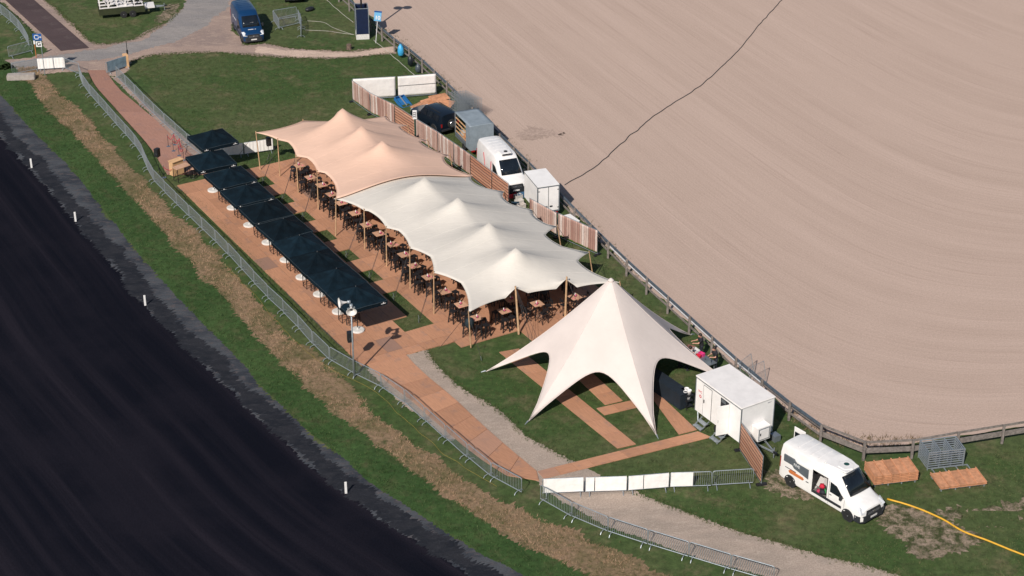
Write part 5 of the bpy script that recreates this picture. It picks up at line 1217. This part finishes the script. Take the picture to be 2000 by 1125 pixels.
cb = thing('cool_box', 'white lidded box behind the printed fence at the rail', 'box', G(1112, 447), SITE); MB().box(0, 0, 0, 1.3, .9, .75).build('body', m_trailerwhite, cb, bevel=.03); MB().box(0, 0, .752, 1.36, .96, .1).build('lid', m_trailerwhite, cb, bevel=.03)
rr = random.Random(3)
for k, (x, y, col, nm) in enumerate(((1000, 385, (.5, .02, .04), 'red crate'), (1012, 388, (.55, .53, .5), 'white crate'), (1020, 385, (.06, .14, .25), 'blue crate'), (1014, 398, (.6, .57, .54), 'pale bin'), (1018, 406, (.55, .5, .47), 'grey carton'), (1006, 404, (.02, .05, .08), 'dark tub'))):
    root = thing('crate', '%s standing between the delivery van and the box trailer' % nm, 'crate', G(x, y), rr.random(), 'crates behind the fence'); m_ = M('crate_' + nm.replace(' ', '_'), col, .6, .15)
    for s in (-1, 1): MB().box(s * .28, 0, 0, .03, .42, .34).build('side', m_, root); MB().box(0, s * .2, 0, .53, .03, .34).build('end', m_, root)
    MB().box(0, 0, .01, .52, .36, .03).build('floor', m_, root)

# ================================================================== SIGNS, MAST AND SMALL THINGS AT THE ROAD
m_signblue = M('sign_blue', (.012, .085, .30), .45, .06); m_lightblue = M('light_blue_sign', (.16, .42, .68), .45, .06)
gs = thing('direction_sign', 'tall sign post with blue arrow board above a white G board', 'sign', G(88, 147)); MB().tube([(0, 0, 0), (0, 0, 3.9)], .035, 8).build('post', m_steel, gs)
bb = MB().box(-.25, -.045, 3.25, .76, .03, .62).build('blue_board', m_signblue, gs)
for x, z, w, h in ((-.48, 3.36, .06, .40), (-.33, 3.36, .36, .06), (-.33, 3.70, .36, .06), (-.16, 3.36, .06, .14), (-.16, 3.64, .06, .12), (-.06, 3.535, .2, .05)): MB().box(x, -.066, z, w, .012, h).build('icon_stroke', m_white_print, bb)
MB().prism([(.0, 3.46), (.12, 3.56), (.0, 3.66)], -.072, -.060, 'y').build('arrow_head', m_white_print, bb)
wbd = MB().box(-.18, -.045, 2.66, .5, .03, .5).build('white_board', m_white_print, gs); text_mesh('lettering', 'G', .50, m_gap, wbd, frame_m((-.18, -.064, 2.91), (1, 0, 0), (0, 0, 1)), .005, bold=.012)
sp_ = thing('marker_post', 'thin post with white top and orange foot left of the G sign', 'post', G(71, 113)); MB().tube([(0, 0, 0), (0, 0, 1.3)], .03, 6).build('post', m_orange, sp_); MB().box(0, 0, 1.3, .14, .1, .6).build('top', m_white_print, sp_, bevel=.02)
tn = thing('distance_sign', 'light blue sign with number 10 on a leaning white post', 'sign', G(734, 84)); tn.rotation_euler = (0, R(6), 0); MB().tube([(0, 0, 0), (0, 0, 2.3)], .035, 8).build('post', m_whiterail, tn)
bx = MB().box(.0, 0, 2.15, .66, .22, .86).build('sign_box', m_lightblue, tn, bevel=.015); MB().box(0, 0, 3.012, .7, .26, .04).build('sign_cap', m_signblue, bx); text_mesh('lettering', '10', .50, m_white_print, bx, frame_m((0, -.116, 2.47), (1, 0, 0), (0, 0, 1)), .005, bold=.014)
mast = thing('lamp_mast', 'dark blue panelled steel cage carrying a tall mast beside the rail fence', 'mast', G(708, 72), R(8))
MB().box(0, 0, 0, 1.2, 1.5, .5).build('ballast_block', m_conc, mast, bevel=.02); m_darkblue = M('dark_blue_panel', (.004, .012, .045), .5, .15)
for x, y in ((-.58, -.73), (.58, -.73), (.58, .73), (-.58, .73)): MB().box(x, y, .5, .06, .06, 2.5).build('upright', m_steel, mast)
for y in (-.73, .73): MB().box(0, y, 2.96, 1.14, .05, .05).build('top_bar', m_steel, mast); MB().box(0, y, .55, 1.1, .02, 2.38).build('panel', m_darkblue, mast)
for x in (-.58, .58): MB().box(x, 0, 2.97, .05, 1.4, .05).build('top_bar', m_steel, mast); MB().box(x, 0, .55, .02, 1.38, 2.38).build('panel', m_darkblue, mast)
MB().tube([(0, 0, .5), (0, 0, 7.2)], .09, 10).build('mast', m_black, mast); MB().box(0, 0, 7.0, 1.5, .08, .08).build('crossbar', m_black, mast)
for s in (-1, 1): MB().lathe([(.1, 6.95), (.42, 7.02), (.44, 7.1), (.2, 7.2)], 20, (s * .45, 0, 0)).build('lamp_head', m_black, mast)
MB().lathe([(.27, 0), (.24, .12), (.22, .5), (.2, .52)], 14).build('tree_stump', M('stump_bark', (.13, .09, .07), .9, .4, 6, bump=.6), loc=G(682, 97)); tag(bpy.data.objects['tree_stump'], 'short brown tree stump on the sandy spur of the road', 'stump')
def bag(loc, col, label, s=.29, h=1.05):
    b = MB().lathe([(.45, 0), (.9, .12), (1, .45), (.85, .8), (.45, .96), (.28, 1.0), (.34, 1.06)], 14); b.v = [(p[0] * s * (1 + .22 * noise.noise(Vector(p) * 2.5)), p[1] * s * (1 + .22 * noise.noise(Vector(p) * 2.2)), p[2] * h) for p in b.v]
    o = b.build('rubbish_bag', M('bag_' + label.split()[0], col, .35, .2, 7, bump=.5, bscale=12), smooth=True, loc=loc); tag(o, label, 'bag'); return o
bag(G(783, 109, .25), (.05, .36, .66), 'blue rubbish bag hung on the rail fence'); bag(G(802, 128, .15), (.012, .016, .022), 'black rubbish bag hung on the rail fence', .27, .9); bag(G(817, 141, .05), (.06, .075, .09), 'grey rubbish bag at the rail fence by the white banner', .27, .75)
b = MB().lathe([(.5, 0), (1, .2), (.9, .5), (.4, .62)], 12); b.v = [(p[0] * .55, p[1] * .3 * (1 + .3 * noise.noise(Vector(p) * 3)), p[2] * .6) for p in b.v]; tag(b.build('holdall', m_blackplastic, smooth=True, loc=G(605, 21), rz=.9), 'black holdall lying on the grass above the small pen', 'bag')
MB().box(0, 0, 0, 2.4, .7, .5).build('concrete_block', M('pale_concrete', (.36, .32, .29), .85, .15, 3, bump=.3), loc=G(42, 155), rz=.1, bevel=.05); tag(bpy.data.objects['concrete_block'], 'low concrete block under the crosswise barrier by the road', 'block')
ob = thing('control_cabinet', 'orange wooden cabinet with a thin dark pole at the boardwalk entrance', 'cabinet', G(247, 130), .4); MB().box(0, 0, 0, .42, .6, 1.15).build('body', m_ply, ob, bevel=.02); MB().tube([(.24, .2, 0), (.24, .2, 2.2)], .03, 6).build('pole', m_black, ob); MB().box(.24, .2, 1.1, .14, .14, .35).build('socket_box', m_blackplastic, ob)
m_tpost = M('white_plastic_post', (.74, .73, .72), .5, .05)
for k, q in enumerate(((62, 328), (148, 433), (284, 597), (676, 964))):
    o = MB().prism([(-.07, -.02), (.07, -.02), (.07, .02), (-.07, .02)], 0, .8).build('track_marker', m_tpost, loc=G(*q), rz=.2, bevel=.012); tag(o, 'white marker post at the dark track edge, %s from the far end' % nth(k + 1), 'marker post', 'track marker posts')
# cords, cables and the hose: each lies on the ground
def cord(name, pts, r, mat, label, cat, z=.0, wob=.0, seed=0):
    q = catmull(GL(pts), .35); o = q[0].copy()
    p = [a + Vector((noise.noise(a * .9 + Vector((seed, 0, 0))) * wob, noise.noise(a * .9 + Vector((0, seed, 4))) * wob, r + z)) - o for a in q]
    t = MB().tube(p, r, 6).build(name, mat, smooth=True, loc=o); tag(t, label, cat)
m_whitecord = M('pale_cord', (.42, .40, .36), .8)
cord('hose', [(1733, 976), (1775, 988), (1830, 1010), (1880, 1038), (1935, 1060), (2000, 1086), (2080, 1120)], .055, M('yellow_hose', (.66, .36, .03), .5, .1), 'yellow hose running from the white van across the soil', 'hose', wob=.05)
cord('cable', [(1104, 362), (1150, 335), (1180, 312), (1215, 280), (1250, 250), (1272, 231), (1310, 206), (1370, 166), (1440, 101), (1482, 50), (1527, 0), (1560, -40)], .036, M('black_cable', (.05, .05, .055), .8, .3, 3), 'dark cable winding across the sand arena from the box trailer', 'cable', .008, .12)
cord('cord', [(625, -12), (660, 20), (690, 44)], .022, m_whitecord, 'pale cord on the grass left of the blue cage', 'cord', wob=.05)
cord('cord', [(729, 78), (765, 108), (809, 147)], .025, m_whitecord, 'pale cord from the number 10 sign to the white banner fence', 'cord', wob=.05)
cord('cord', [(600, 41), (632, 44), (650, 54), (680, 65), (692, 68)], .018, m_whitecord, 'pale cord from the pen to the blue cage, upper one', 'cord'); cord('cord', [(596, 59), (640, 61), (660, 64), (692, 68)], .018, m_whitecord, 'pale cord from the pen to the blue cage, lower one', 'cord')
cord('cable', [(345, 366), (400, 404), (495, 503), (569, 583), (660, 672), (700, 704)], .028, M('black_cable', (.05, .05, .055), .8), 'black cable lying along the left edge of the terrace boards', 'cable', .02, .1)
cord('thread', [(440, 520), (503, 583), (560, 650), (633, 714), (727, 762), (800, 828), (883, 898), (970, 950)], .008, M('yellow_thread', (.30, .22, .04), .8), 'thin yellow thread lying in the grass below the barriers', 'thread', .03, .15)

# ================================================================== STACKS BY THE WHITE VAN
def deck_stack(fl_, fr, depth, n, tag_):
    A, B = G(*fl_), G(*fr); d = B - A; L = d.length; ang = math.atan2(d.y, d.x); nr = Vector((-d.y, d.x, 0)).normalized(); c = (A + B) / 2 + nr * depth / 2
    base = thing('stack_base', 'grey steel base frame under the %s' % tag_, 'frame', c, ang)
    for y in (-depth / 2 + .1, depth / 2 - .1): MB().box(0, y, .12, L, .06, .06).build('beam', m_steel, base)
    for k in range(4):
        for y in (-depth / 2 + .1, depth / 2 - .1): MB().box(-L / 2 + .1 + (L - .2) * k / 3, y, 0, .06, .06, .119).build('leg', m_steel, base)
    for k in range(n):
        root = thing('deck_panel', 'orange wooden deck panel, %s from the ground in the %s' % (nth(k + 1), tag_), 'deck panel', c + Vector((.02 * noise.noise(Vector((k, 1, 0))), .02, .182 + .108 * k)), ang + .015 * noise.noise(Vector((k, 5, 2))), 'deck panels in the ' + tag_)
        for j in range(5):
            x = -L / 2 + L * (j + .5) / 5; MB().box(x, 0, 0, L / 5 - .07, depth, .05).build('board', m_lath, root)
        for j in range(6): MB().box(-L / 2 + L * j / 5 * .985 + .02, 0, .0505, .06, depth + .10, .045).build('batten', m_lath, root)
deck_stack((1706, 953), (1791, 943), 1.5, 6, 'taller stack beside the white van'); deck_stack((1836, 962), (1926, 951), 1.45, 2, 'low stack by the steel frames')
def steel_frame(loc, ang, label, L=2.25, D=1.35, h=.13):
    root = thing('steel_frame', label, 'frame', loc, ang, 'stacked steel frames'); 
    for y in (-D / 2, D / 2): MB().box(0, y, h - .05, L, .05, .05).build('beam', m_steel, root)
    for k in range(4): MB().box(-L / 2 + .03 + (L - .06) * k / 3, 0, h - .052, .05, D - .05, .05).build('cross_bar', m_steel, root)
    for x in (-L / 2 + .03, L / 2 - .03):
        for y in (-D / 2, D / 2): MB().box(x, y, 0, .06, .055, h - .051).build('leg', m_steel, root)
A, B = G(1811, 919), G(1881, 911); ang = math.atan2((B - A).y, (B - A).x); nr = Vector((-math.sin(ang), math.cos(ang), 0)); c = (A + B) / 2 + nr * .72
for k in range(8): steel_frame(c + Vector((0, 0, .155 * k)), ang, 'grey steel frame in the tall stack by the rail fence, %s from the ground' % nth(k + 1))
steel_frame(c - nr * 1.35 + Vector((.25, 0, 0)), ang, 'grey steel frame lying flat in front of the steel stack')

# ================================================================== BAR UNDER THE STAR TENT, CATERING CORNER
m_cloth = M('dark_navy_cloth', (.006, .013, .022), .8, .25, 2, bump=.3, bscale=5)
bar_ = thing('bar_counter', 'dark cloth covered bar counter under the star tent', 'counter', G(1303, 775), SITE + R(4)); MB().box(0, 0, 0, 3.4, .75, 1.08).build('skirt', m_cloth, bar_, bevel=.04); MB().box(0, 0, 1.082, 3.5, .85, .03).build('counter_top', m_cloth, bar_)
tro = thing('serving_trolley', 'black serving trolley with white bowls beside the sanitary trailer', 'trolley', G(1339, 793), SITE)
for x in (-.42, .42):
    for y in (-.24, .24): MB().box(x, y, .08, .03, .03, .95).build('post', m_black, tro); MB().lathe([(.03, 0), (.05, .02), (.05, .06), (.03, .08)], 10, (x, y, 0)).build('castor', m_tyre, tro)
for z in (.18, .55, .92): MB().box(0, 0, z, .86, .5, .03).build('shelf', m_blackplastic, tro)
for k, (x, y, z, r, h) in enumerate(((.22, .05, .952, .15, .3), (-.08, .08, .952, .15, .26), (.1, -.14, .952, .13, .2), (.2, .02, .582, .14, .24), (-.12, 0, .582, .14, .22))):
    p = W(0, 0); o = MB().lathe([(r * .75, 0), (r, h * .9), (r * 1.04, h), (r * .9, h), (r * .6, h * .3)], 16, (x, y, z)).build('white_tub', m_tpost, smooth=True, loc=tro.location, rz=SITE); tag(o, 'white plastic tub on the serving trolley, %s' % ('top shelf %s' % ('right', 'left', 'front')[k] if k < 3 else 'middle shelf %s' % ('right', 'left')[k - 3]), 'tub')
tag(MB().box(-.28, .05, .952, .26, .4, .16).build('till_box', m_blackplastic, loc=tro.location, rz=SITE, bevel=.02), 'black box on the top shelf of the serving trolley', 'box')
ct = thing('folding_table', 'long grey folding table where the kitchen crew works', 'table', W(40.3, 18.75, 0), SITE + .05); MB().box(0, 0, .72, 2.6, .75, .05).build('table_top', m_alu, ct, bevel=.01)
for x in (-1.15, 1.15):
    for y in (-.3, .3): MB().beam((x, y, 0), (x * .95, y, .72), .035, .035).build('leg', m_steel, ct)
for k, (x, y, col, sx, nm) in enumerate(((-.5, .05, (.60, .60, .60), .5, 'pale tray stack'), (.05, .12, (.62, .05, .22), .36, 'pink crate'), (.15, -.22, (.55, .02, .05), .34, 'red crate'), (-.95, 0, (.22, .11, .09), .5, 'brown carton'), (.9, 0, (.1, .12, .14), .4, 'grey tub'))):
    root = thing('kitchen_crate', nm + ' on the long folding table of the kitchen crew', 'crate', ct.location + Vector((x * UX + y * VX, x * UY + y * VY, .772)), SITE + .2 * k); m_ = M('kitchen_' + nm.replace(' ', '_'), col, .5, .1)
    for s in (-1, 1): MB().box(s * sx / 2, 0, 0, .025, sx * .7, .2).build('side', m_, root); MB().box(0, s * sx * .35, 0, sx - .03, .025, .2).build('end', m_, root)
    MB().box(0, 0, .01, sx - .03, sx * .65, .09).build('filling', m_, root)
# dark jacket over the stool by the front left pole
b = MB().lathe([(.18, 0), (.30, .12), (.33, .4), (.27, .62), (.14, .72), (.05, .74)], 16); b.v = [(p[0] * .75 * (1 + .2 * noise.noise(Vector(p) * 5)), p[1] * (1 + .2 * noise.noise(Vector(p) * 4)), p[2]) for p in b.v]
tag(b.build('jacket', M('dark_teal_jacket', (.008, .022, .030), .7, .4, 9, bump=.7, bscale=14), smooth=True, loc=W(29.75, 7.95, FZ + .72), rz=SITE), 'dark teal jacket bunched on the stool by the front left tent pole', 'jacket')

# ================================================================== PEOPLE
m_skin = M('skin', (.52, .27, .19), .55, .1, 8); m_shirt = M('black_tshirt', (.012, .012, .016), .8, .2, 8); m_trous = M('dark_trousers', (.010, .013, .022), .8, .2, 8); m_shoe = M('dark_shoe', (.015, .013, .012), .6); m_hair = M('dark_hair', (.022, .013, .009), .6, .3, 20); m_eye = M('eye', (.01, .008, .008), .2)
def person(label, loc, rz, lean=10, arms='work', hgt=1.72, hair=None):
    """one continuous body: tapered limbs fused by a voxel surface; +x is where the person faces"""
    k = hgt / 1.72; segs = []
    L = R(lean); hip = Vector((0, 0, .92)); up = Vector((math.sin(L), 0, math.cos(L))); sh = hip + up * .50; neck = sh + up * .06; head = neck + up * .10 + Vector((.05, 0, .07))
    segs.append((hip + up * .02, hip + up * .25, .150, .140, 1)); segs.append((hip + up * .2, sh - up * .05, .145, .165, 1)); segs.append((sh - up * .04 + Vector((0, .13, 0)), sh - up * .04 - Vector((0, .13, 0)), .085, .085, 1))
    segs.append((sh, neck + up * .06, .06, .055, 0)); segs.append((head - Vector((0, 0, .045)), head + Vector((-.005, 0, .045)), .086, .098, 0)); segs.append((head + Vector((.085, 0, -.01)), head + Vector((.115, 0, -.03)), .016, .02, 0)); segs.append((head + Vector((.05, 0, -.09)), head + Vector((.07, 0, -.085)), .045, .03, 0))
    hands = []
    for s in (-1, 1):
        segs.append((head + Vector((0, s * .095, -.02)), head + Vector((-.01, s * .10, .02)), .018, .018, 0))
        hj = hip + Vector((0, s * .09, -.03)); kn = Vector((.05, s * .11, .49)); an = Vector((-.02, s * .12, .09))
        segs += [(hj, kn, .10, .068, 2), (kn, an, .066, .045, 2), (an + Vector((-.05, 0, -.045)), an + Vector((.15, s * .02, -.055)), .042, .036, 3)]
        so = sh + Vector((0, s * .185, -.02)); el = so + (Vector((.10, s * .06, -.25)) if arms == 'work' else Vector((.20, s * .03, -.20))); wr = el + (Vector((.22, -s * .09, .02)) if arms == 'work' else Vector((.25, -s * .05, .0)))
        segs += [(so, so.lerp(el, .6), .062, .055, 1), (so.lerp(el, .5), el, .050, .043, 0), (el, wr, .043, .030, 0)]
        d = (wr - el).normalized(); side = Vector((0, -s, 0)); segs.append((wr, wr + d * .07, .030, .034, 0))
        for q in range(4):
            b0 = wr + d * .08 + Vector((0, (q - 1.5) * .018, 0)); ln = (.055, .065, .06, .048)[q]; b1 = b0 + d * ln * .6 + Vector((0, 0, -.012)); b2 = b1 + (d * .5 + Vector((0, 0, -.85))).normalized() * ln * .6
            segs += [(b0, b1, .010, .009, 0), (b1, b2, .009, .008, 0)]
        t0 = wr + d * .03 + side * .028; segs += [(t0, t0 + d * .03 + side * .025, .011, .010, 0), (t0 + d * .03 + side * .025, t0 + d * .065 + side * .022, .010, .008, 0)]
    b = MB()
    for a, c, r0, r1, t in segs:
        ax = (c - a); Ln = max(ax.length, 1e-4); q = ax.normalized().to_track_quat('Z', 'Y').to_matrix().to_4x4(); m = Matrix.Translation(a) @ q
        pr = [(max(r0 * math.cos(x), .001), r0 * math.sin(x)) for x in (-1.5, -1, -.5, 0)] + [(max(r1 * math.cos(x), .001), Ln + r1 * math.sin(x)) for x in (0, .5, 1, 1.5)]
        b.lathe(pr, 12, m=m)
    tmp = b.build('body', m_skin); tmp.scale = (k, k, k)
    md = tmp.modifiers.new('fuse', 'REMESH'); md.mode = 'VOXEL'; md.voxel_size = .0105; sm = tmp.modifiers.new('soft', 'SMOOTH'); sm.factor = .5; sm.iterations = 2
    dg = bpy.context.evaluated_depsgraph_get(); me = bpy.data.meshes.new_from_object(tmp.evaluated_get(dg)); bpy.data.objects.remove(tmp)
    me.materials.clear(); [me.materials.append(m) for m in (m_skin, m_shirt, m_trous, m_shoe)]
    n = len(me.vertices); co = np.empty(n * 3); me.vertices.foreach_get('co', co); co = co.reshape(-1, 3); best = np.full(n, 1e9); who = np.zeros(n, int)
    for a, c, r0, r1, t in segs:
        A, Cc = np.array(a), np.array(c); d = Cc - A; tt_ = np.clip(((co - A) @ d) / max(d @ d, 1e-9), 0, 1); dist = np.linalg.norm(co - (A + tt_[:, None] * d), axis=1) - (r0 + (r1 - r0) * tt_); w = dist < best; best[w] = dist[w]; who[w] = t
    me.polygons.foreach_set('material_index', [int(who[p.vertices[0]]) for p in me.polygons]); me.polygons.foreach_set('use_smooth', [True] * len(me.polygons))
    root = thing('person', label, 'person', loc, rz); body = bpy.data.objects.new('body', me); C.objects.link(body); body.parent = root; body.scale = (k, k, k)
    hm = Matrix.Translation(head * k + Vector((-.018, 0, .03))) @ Matrix.Rotation(R(-25), 4, 'Y')
    h = MB().lathe([(.112, -.03), (.116, .02), (.104, .07), (.07, .112), (.02, .128)], 18, m=hm).build('hair', m_hair, root, smooth=True)
    for s in (-1, 1): MB().lathe([(.006, -.008), (.011, 0), (.006, .008)], 8, head * k + Vector((.088, s * .034, .008))).build('eye', m_eye, root)
    return root
person('standing person in black shirt reaching both arms towards the folding table, by the rail', G(1369, 699), R(188), 8, 'reach', 1.75)
person('standing person in black shirt and apron bending over hands nearest the trailer', G(1397, 724), R(205), 12, 'work', 1.74)
p_ = G(1343, 683, 1.5); person('person in dark shirt across the folding table, half hidden by the tent', Vector((p_.x, p_.y, 0)), R(20), 14, 'work', 1.68)
p_ = G(1329, 676, 1.5); person('person with dark hair half hidden behind the star tent edge, leftmost of the crew', Vector((p_.x, p_.y, 0)), R(-20), 10, 'work', 1.66)

# ================================================================== GRASS
def in_poly(px, py, poly):
    inside = np.zeros(len(px), bool); n = len(poly); j = n - 1
    for i in range(n):
        xi, yi, xj, yj = poly[i][0], poly[i][1], poly[j][0], poly[j][1]
        c = ((yi > py) != (yj > py)) & (px < (xj - xi) * (py - yi) / (yj - yi + 1e-12) + xi); inside ^= c; j = i
    return inside
def scatter(poly, density, rng, holes=()):
    xs = [p[0] for p in poly]; ys = [p[1] for p in poly]; x0, x1, y0, y1 = min(xs), max(xs), min(ys), max(ys); n = int((x1 - x0) * (y1 - y0) * density)
    px, py = rng.uniform(x0, x1, n), rng.uniform(y0, y1, n); k = in_poly(px, py, poly)
    for h in holes: k &= ~in_poly(px, py, h)
    return px[k], py[k]
def blades(name, px, py, h0, h1, w, spread, per, mat, label, rng):
    """every tuft is a few bent-over leaf triangles"""
    n = len(px) * per; x = np.repeat(px, per) + rng.normal(0, spread * .4, n); y = np.repeat(py, per) + rng.normal(0, spread * .4, n); a = rng.uniform(0, 2 * math.pi, n); h = rng.uniform(h0, h1, n); b = rng.uniform(0, 2 * math.pi, n); lean = rng.uniform(.2, 1.0, n) * h
    dx, dy = np.cos(a) * w, np.sin(a) * w; co = np.zeros((n * 3, 3))
    co[0::3] = np.stack([x - dx, y - dy, np.full(n, .004)], 1); co[1::3] = np.stack([x + dx, y + dy, np.full(n, .004)], 1); co[2::3] = np.stack([x + np.cos(b) * lean, y + np.sin(b) * lean, h], 1)
    me = bpy.data.meshes.new(name); me.vertices.add(n * 3); me.vertices.foreach_set('co', co.ravel()); me.loops.add(n * 3); me.loops.foreach_set('vertex_index', np.arange(n * 3)); me.polygons.add(n); me.polygons.foreach_set('loop_start', np.arange(n) * 3); me.update(); me.validate()
    me.materials.append(mat); o = bpy.data.objects.new(name, me); C.objects.link(o); tag(o, label, 'grass', kind='stuff')
def leaf_mat(name, a, b, c, s=.25, s2=9.0):
    m, nd, lk = nodes_of(name); p = nd['Principled BSDF']; tc = nd.new('ShaderNodeTexCoord').outputs['Object']
    q = mixc(nd, lk, ramp(nd, lk, noise_tex(nd, lk, tc, s, 5, .6), .38, .64), a, b); q = mixc(nd, lk, ramp(nd, lk, noise_tex(nd, lk, tc, s2, 2), .45, .7), q, c); lk.new(q, p.inputs['Base Color']); p.inputs['Roughness'].default_value = .7; p.inputs['Specular IOR Level'].default_value = .2; return m
rng = np.random.default_rng(7)
bank = band(EDGE_D, EDGE_R); vg = band(EDGE_S, EDGE_D)
px, py = scatter(bank, 30, rng); patch = np.array([noise.noise(Vector((a * .35, b * .35, 1))) for a, b in zip(px, py)]); k = patch > -.05 + .35 * rng.random(len(px)) - .25
blades('dry_grass', px[k], py[k], .05, .20, .012, .16, 5, leaf_mat('straw', (.44, .285, .18), (.32, .21, .125), (.54, .37, .25)), 'straw coloured dry grass on the bank along the track', rng)
px, py = scatter(bank, 18, rng); patch = np.array([noise.noise(Vector((a * .35, b * .35, 1))) for a, b in zip(px, py)]); k = patch < .15
blades('weed_grass', px[k], py[k], .05, .17, .012, .14, 5, leaf_mat('weed_green', (.065, .085, .026), (.10, .10, .035), (.14, .12, .05)), 'green weeds growing through the dry bank grass', rng)
px, py = scatter(vg, 30, rng); blades('verge_grass', px, py, .05, .17, .015, .12, 4, leaf_mat('verge_leaf', (.034, .072, .020), (.050, .092, .028), (.105, .135, .052)), 'lush green verge grass between track and dry bank', rng)
lawn_holes = [GL([(160, 130), (215, 130), (400, 300), (430, 345), (344, 370), (290, 290)]), [W(-2.2, .2), W(29.6, .2), W(29.6, 5.7), W(32.3, 5.7), W(32.6, 19.0), W(-2.2, 19.0)],
    GL([(700, 700), (789, 688), (835, 682), (900, 750), (1035, 850), (1125, 902), (1260, 967), (1425, 1030), (1605, 1084), (1770, 1125), (1500, 1130), (1300, 1075), (1060, 985)]), GL([(1048, 920), (1363, 842), (1391, 856), (1060, 938)]), GL([(973, 689), (1014, 681), (1243, 868), (1205, 878)]),
    GL([(1084, 700), (1118, 693), (1218, 784), (1180, 793)]), GL([(1163, 799), (1263, 776), (1274, 791), (1179, 813)]), GL([(1234, 726), (1263, 747), (1362, 840), (1325, 851)])]
lawn = GL([(250, 124), (300, 110), (470, 108), (640, 117), (770, 106), (850, 160), (1010, 340), (1200, 522), (1310, 624), (1440, 742), (1560, 848), (1720, 912), (2010, 866), (2010, 1135), (1790, 1135), (1600, 1086), (1420, 1032), (1250, 966), (1120, 903), (835, 684), (500, 505), (345, 370), (430, 345)])
px, py = scatter(lawn, 22, rng, lawn_holes); hs = [(U0 + PU * (i + .5), V0 + PV * (j + .5)) for i, j in HOLES]; hp_ = [W(u + rng.uniform(-.85, .85), v + rng.uniform(-.5, .5)) for u, v in hs for _ in range(90)]; px = np.concatenate([px, [q.x for q in hp_]]); py = np.concatenate([py, [q.y for q in hp_]]); patch = np.array([noise.noise(Vector((a * .3, b * .3, 4))) for a, b in zip(px, py)]); k = patch > -.45 + .3 * rng.random(len(px)) - .2
blades('lawn_grass', px[k], py[k], .04, .13, .014, .16, 4, leaf_mat('lawn_leaf', (.047, .085, .024), (.078, .100, .036), (.15, .138, .068), .3, 5), 'short olive green lawn grass between the paths', rng)
side = list(EDGE_R) + list(reversed(ROW)); px, py = scatter([(p[0], p[1]) for p in side], 16, rng); blades('bank_top_grass', px, py, .03, .11, .010, .14, 4, leaf_mat('bank_leaf', (.050, .074, .022), (.078, .086, .032), (.13, .115, .052)), 'thin olive grass between the dry bank and the barriers', rng)
far = GL([(90, 0), (150, 52), (207, 84), (262, 74), (327, 40), (357, 12), (365, -30), (60, -30)]); px, py = scatter(far, 12, rng); px2, py2 = scatter(GL([(466, 0), (478, 84), (560, 91), (690, 98), (745, 90), (660, 8), (640, -25), (466, -25)]), 12, rng)
blades('far_grass', np.concatenate([px, px2]), np.concatenate([py, py2]), .03, .10, .012, .14, 4, leaf_mat('far_leaf', (.042, .060, .020), (.062, .070, .028), (.11, .095, .045)), 'rough grass beside the dirt roads', rng)
scrub = GL([(1530, 790), (1570, 815), (1640, 848), (1720, 855), (1800, 852), (1805, 866), (1720, 884), (1640, 876), (1570, 842), (1525, 805)]); px, py = scatter(scrub, 22, rng); k = rng.random(len(px)) > .25
blades('scrub', px[k], py[k], .12, .42, .014, .16, 5, leaf_mat('dry_scrub', (.20, .14, .085), (.13, .10, .05), (.30, .22, .14)), 'dry brown scrub along the inside of the rail bend', rng)
rim = SAND[40:int(len(SAND) * .62)]; sp = [(p.x + rng.normal(0, .35), p.y + rng.normal(0, .35)) for p in rim for _ in range(12)]; blades('rim_grass', np.array([s[0] for s in sp]), np.array([s[1] for s in sp]), .05, .2, .012, .14, 4, MATS.get('x') or leaf_mat('rim_leaf', (.06, .07, .025), (.11, .10, .045), (.2, .16, .09)), 'rough grass along the arena rim', rng)

# tufts that overhang the edges of the gravel and dirt
ed = []
for pl in ([(832, 684), (855, 715), (897, 752), (935, 777), (990, 815), (1032, 853), (1075, 878), (1120, 902)], [(1180, 932), (1255, 967), (1345, 1003), (1420, 1030), (1510, 1057), (1600, 1084), (1760, 1125)], [(256, 120), (300, 108), (380, 103), (470, 106), (560, 113), (640, 115), (700, 112), (765, 104)], [(480, 88), (520, 85), (560, 93), (620, 97), (690, 100), (740, 93)], [(89, 0), (145, 51), (178, 82), (207, 86), (262, 76), (327, 42), (357, 15)], [(344, 372), (400, 405), (493, 503), (567, 583), (677, 690)]):
    for p in resample(catmull(GL(pl), .5), .05):
        for _ in range(2): ed.append((p.x + rng.normal(0, .16), p.y + rng.normal(0, .16)))
blades('edge_grass', np.array([e[0] for e in ed]), np.array([e[1] for e in ed]), .05, .16, .015, .12, 4, bpy.data.materials['lawn_leaf'], 'grass tufts overhanging the edges of paths and roads', rng)
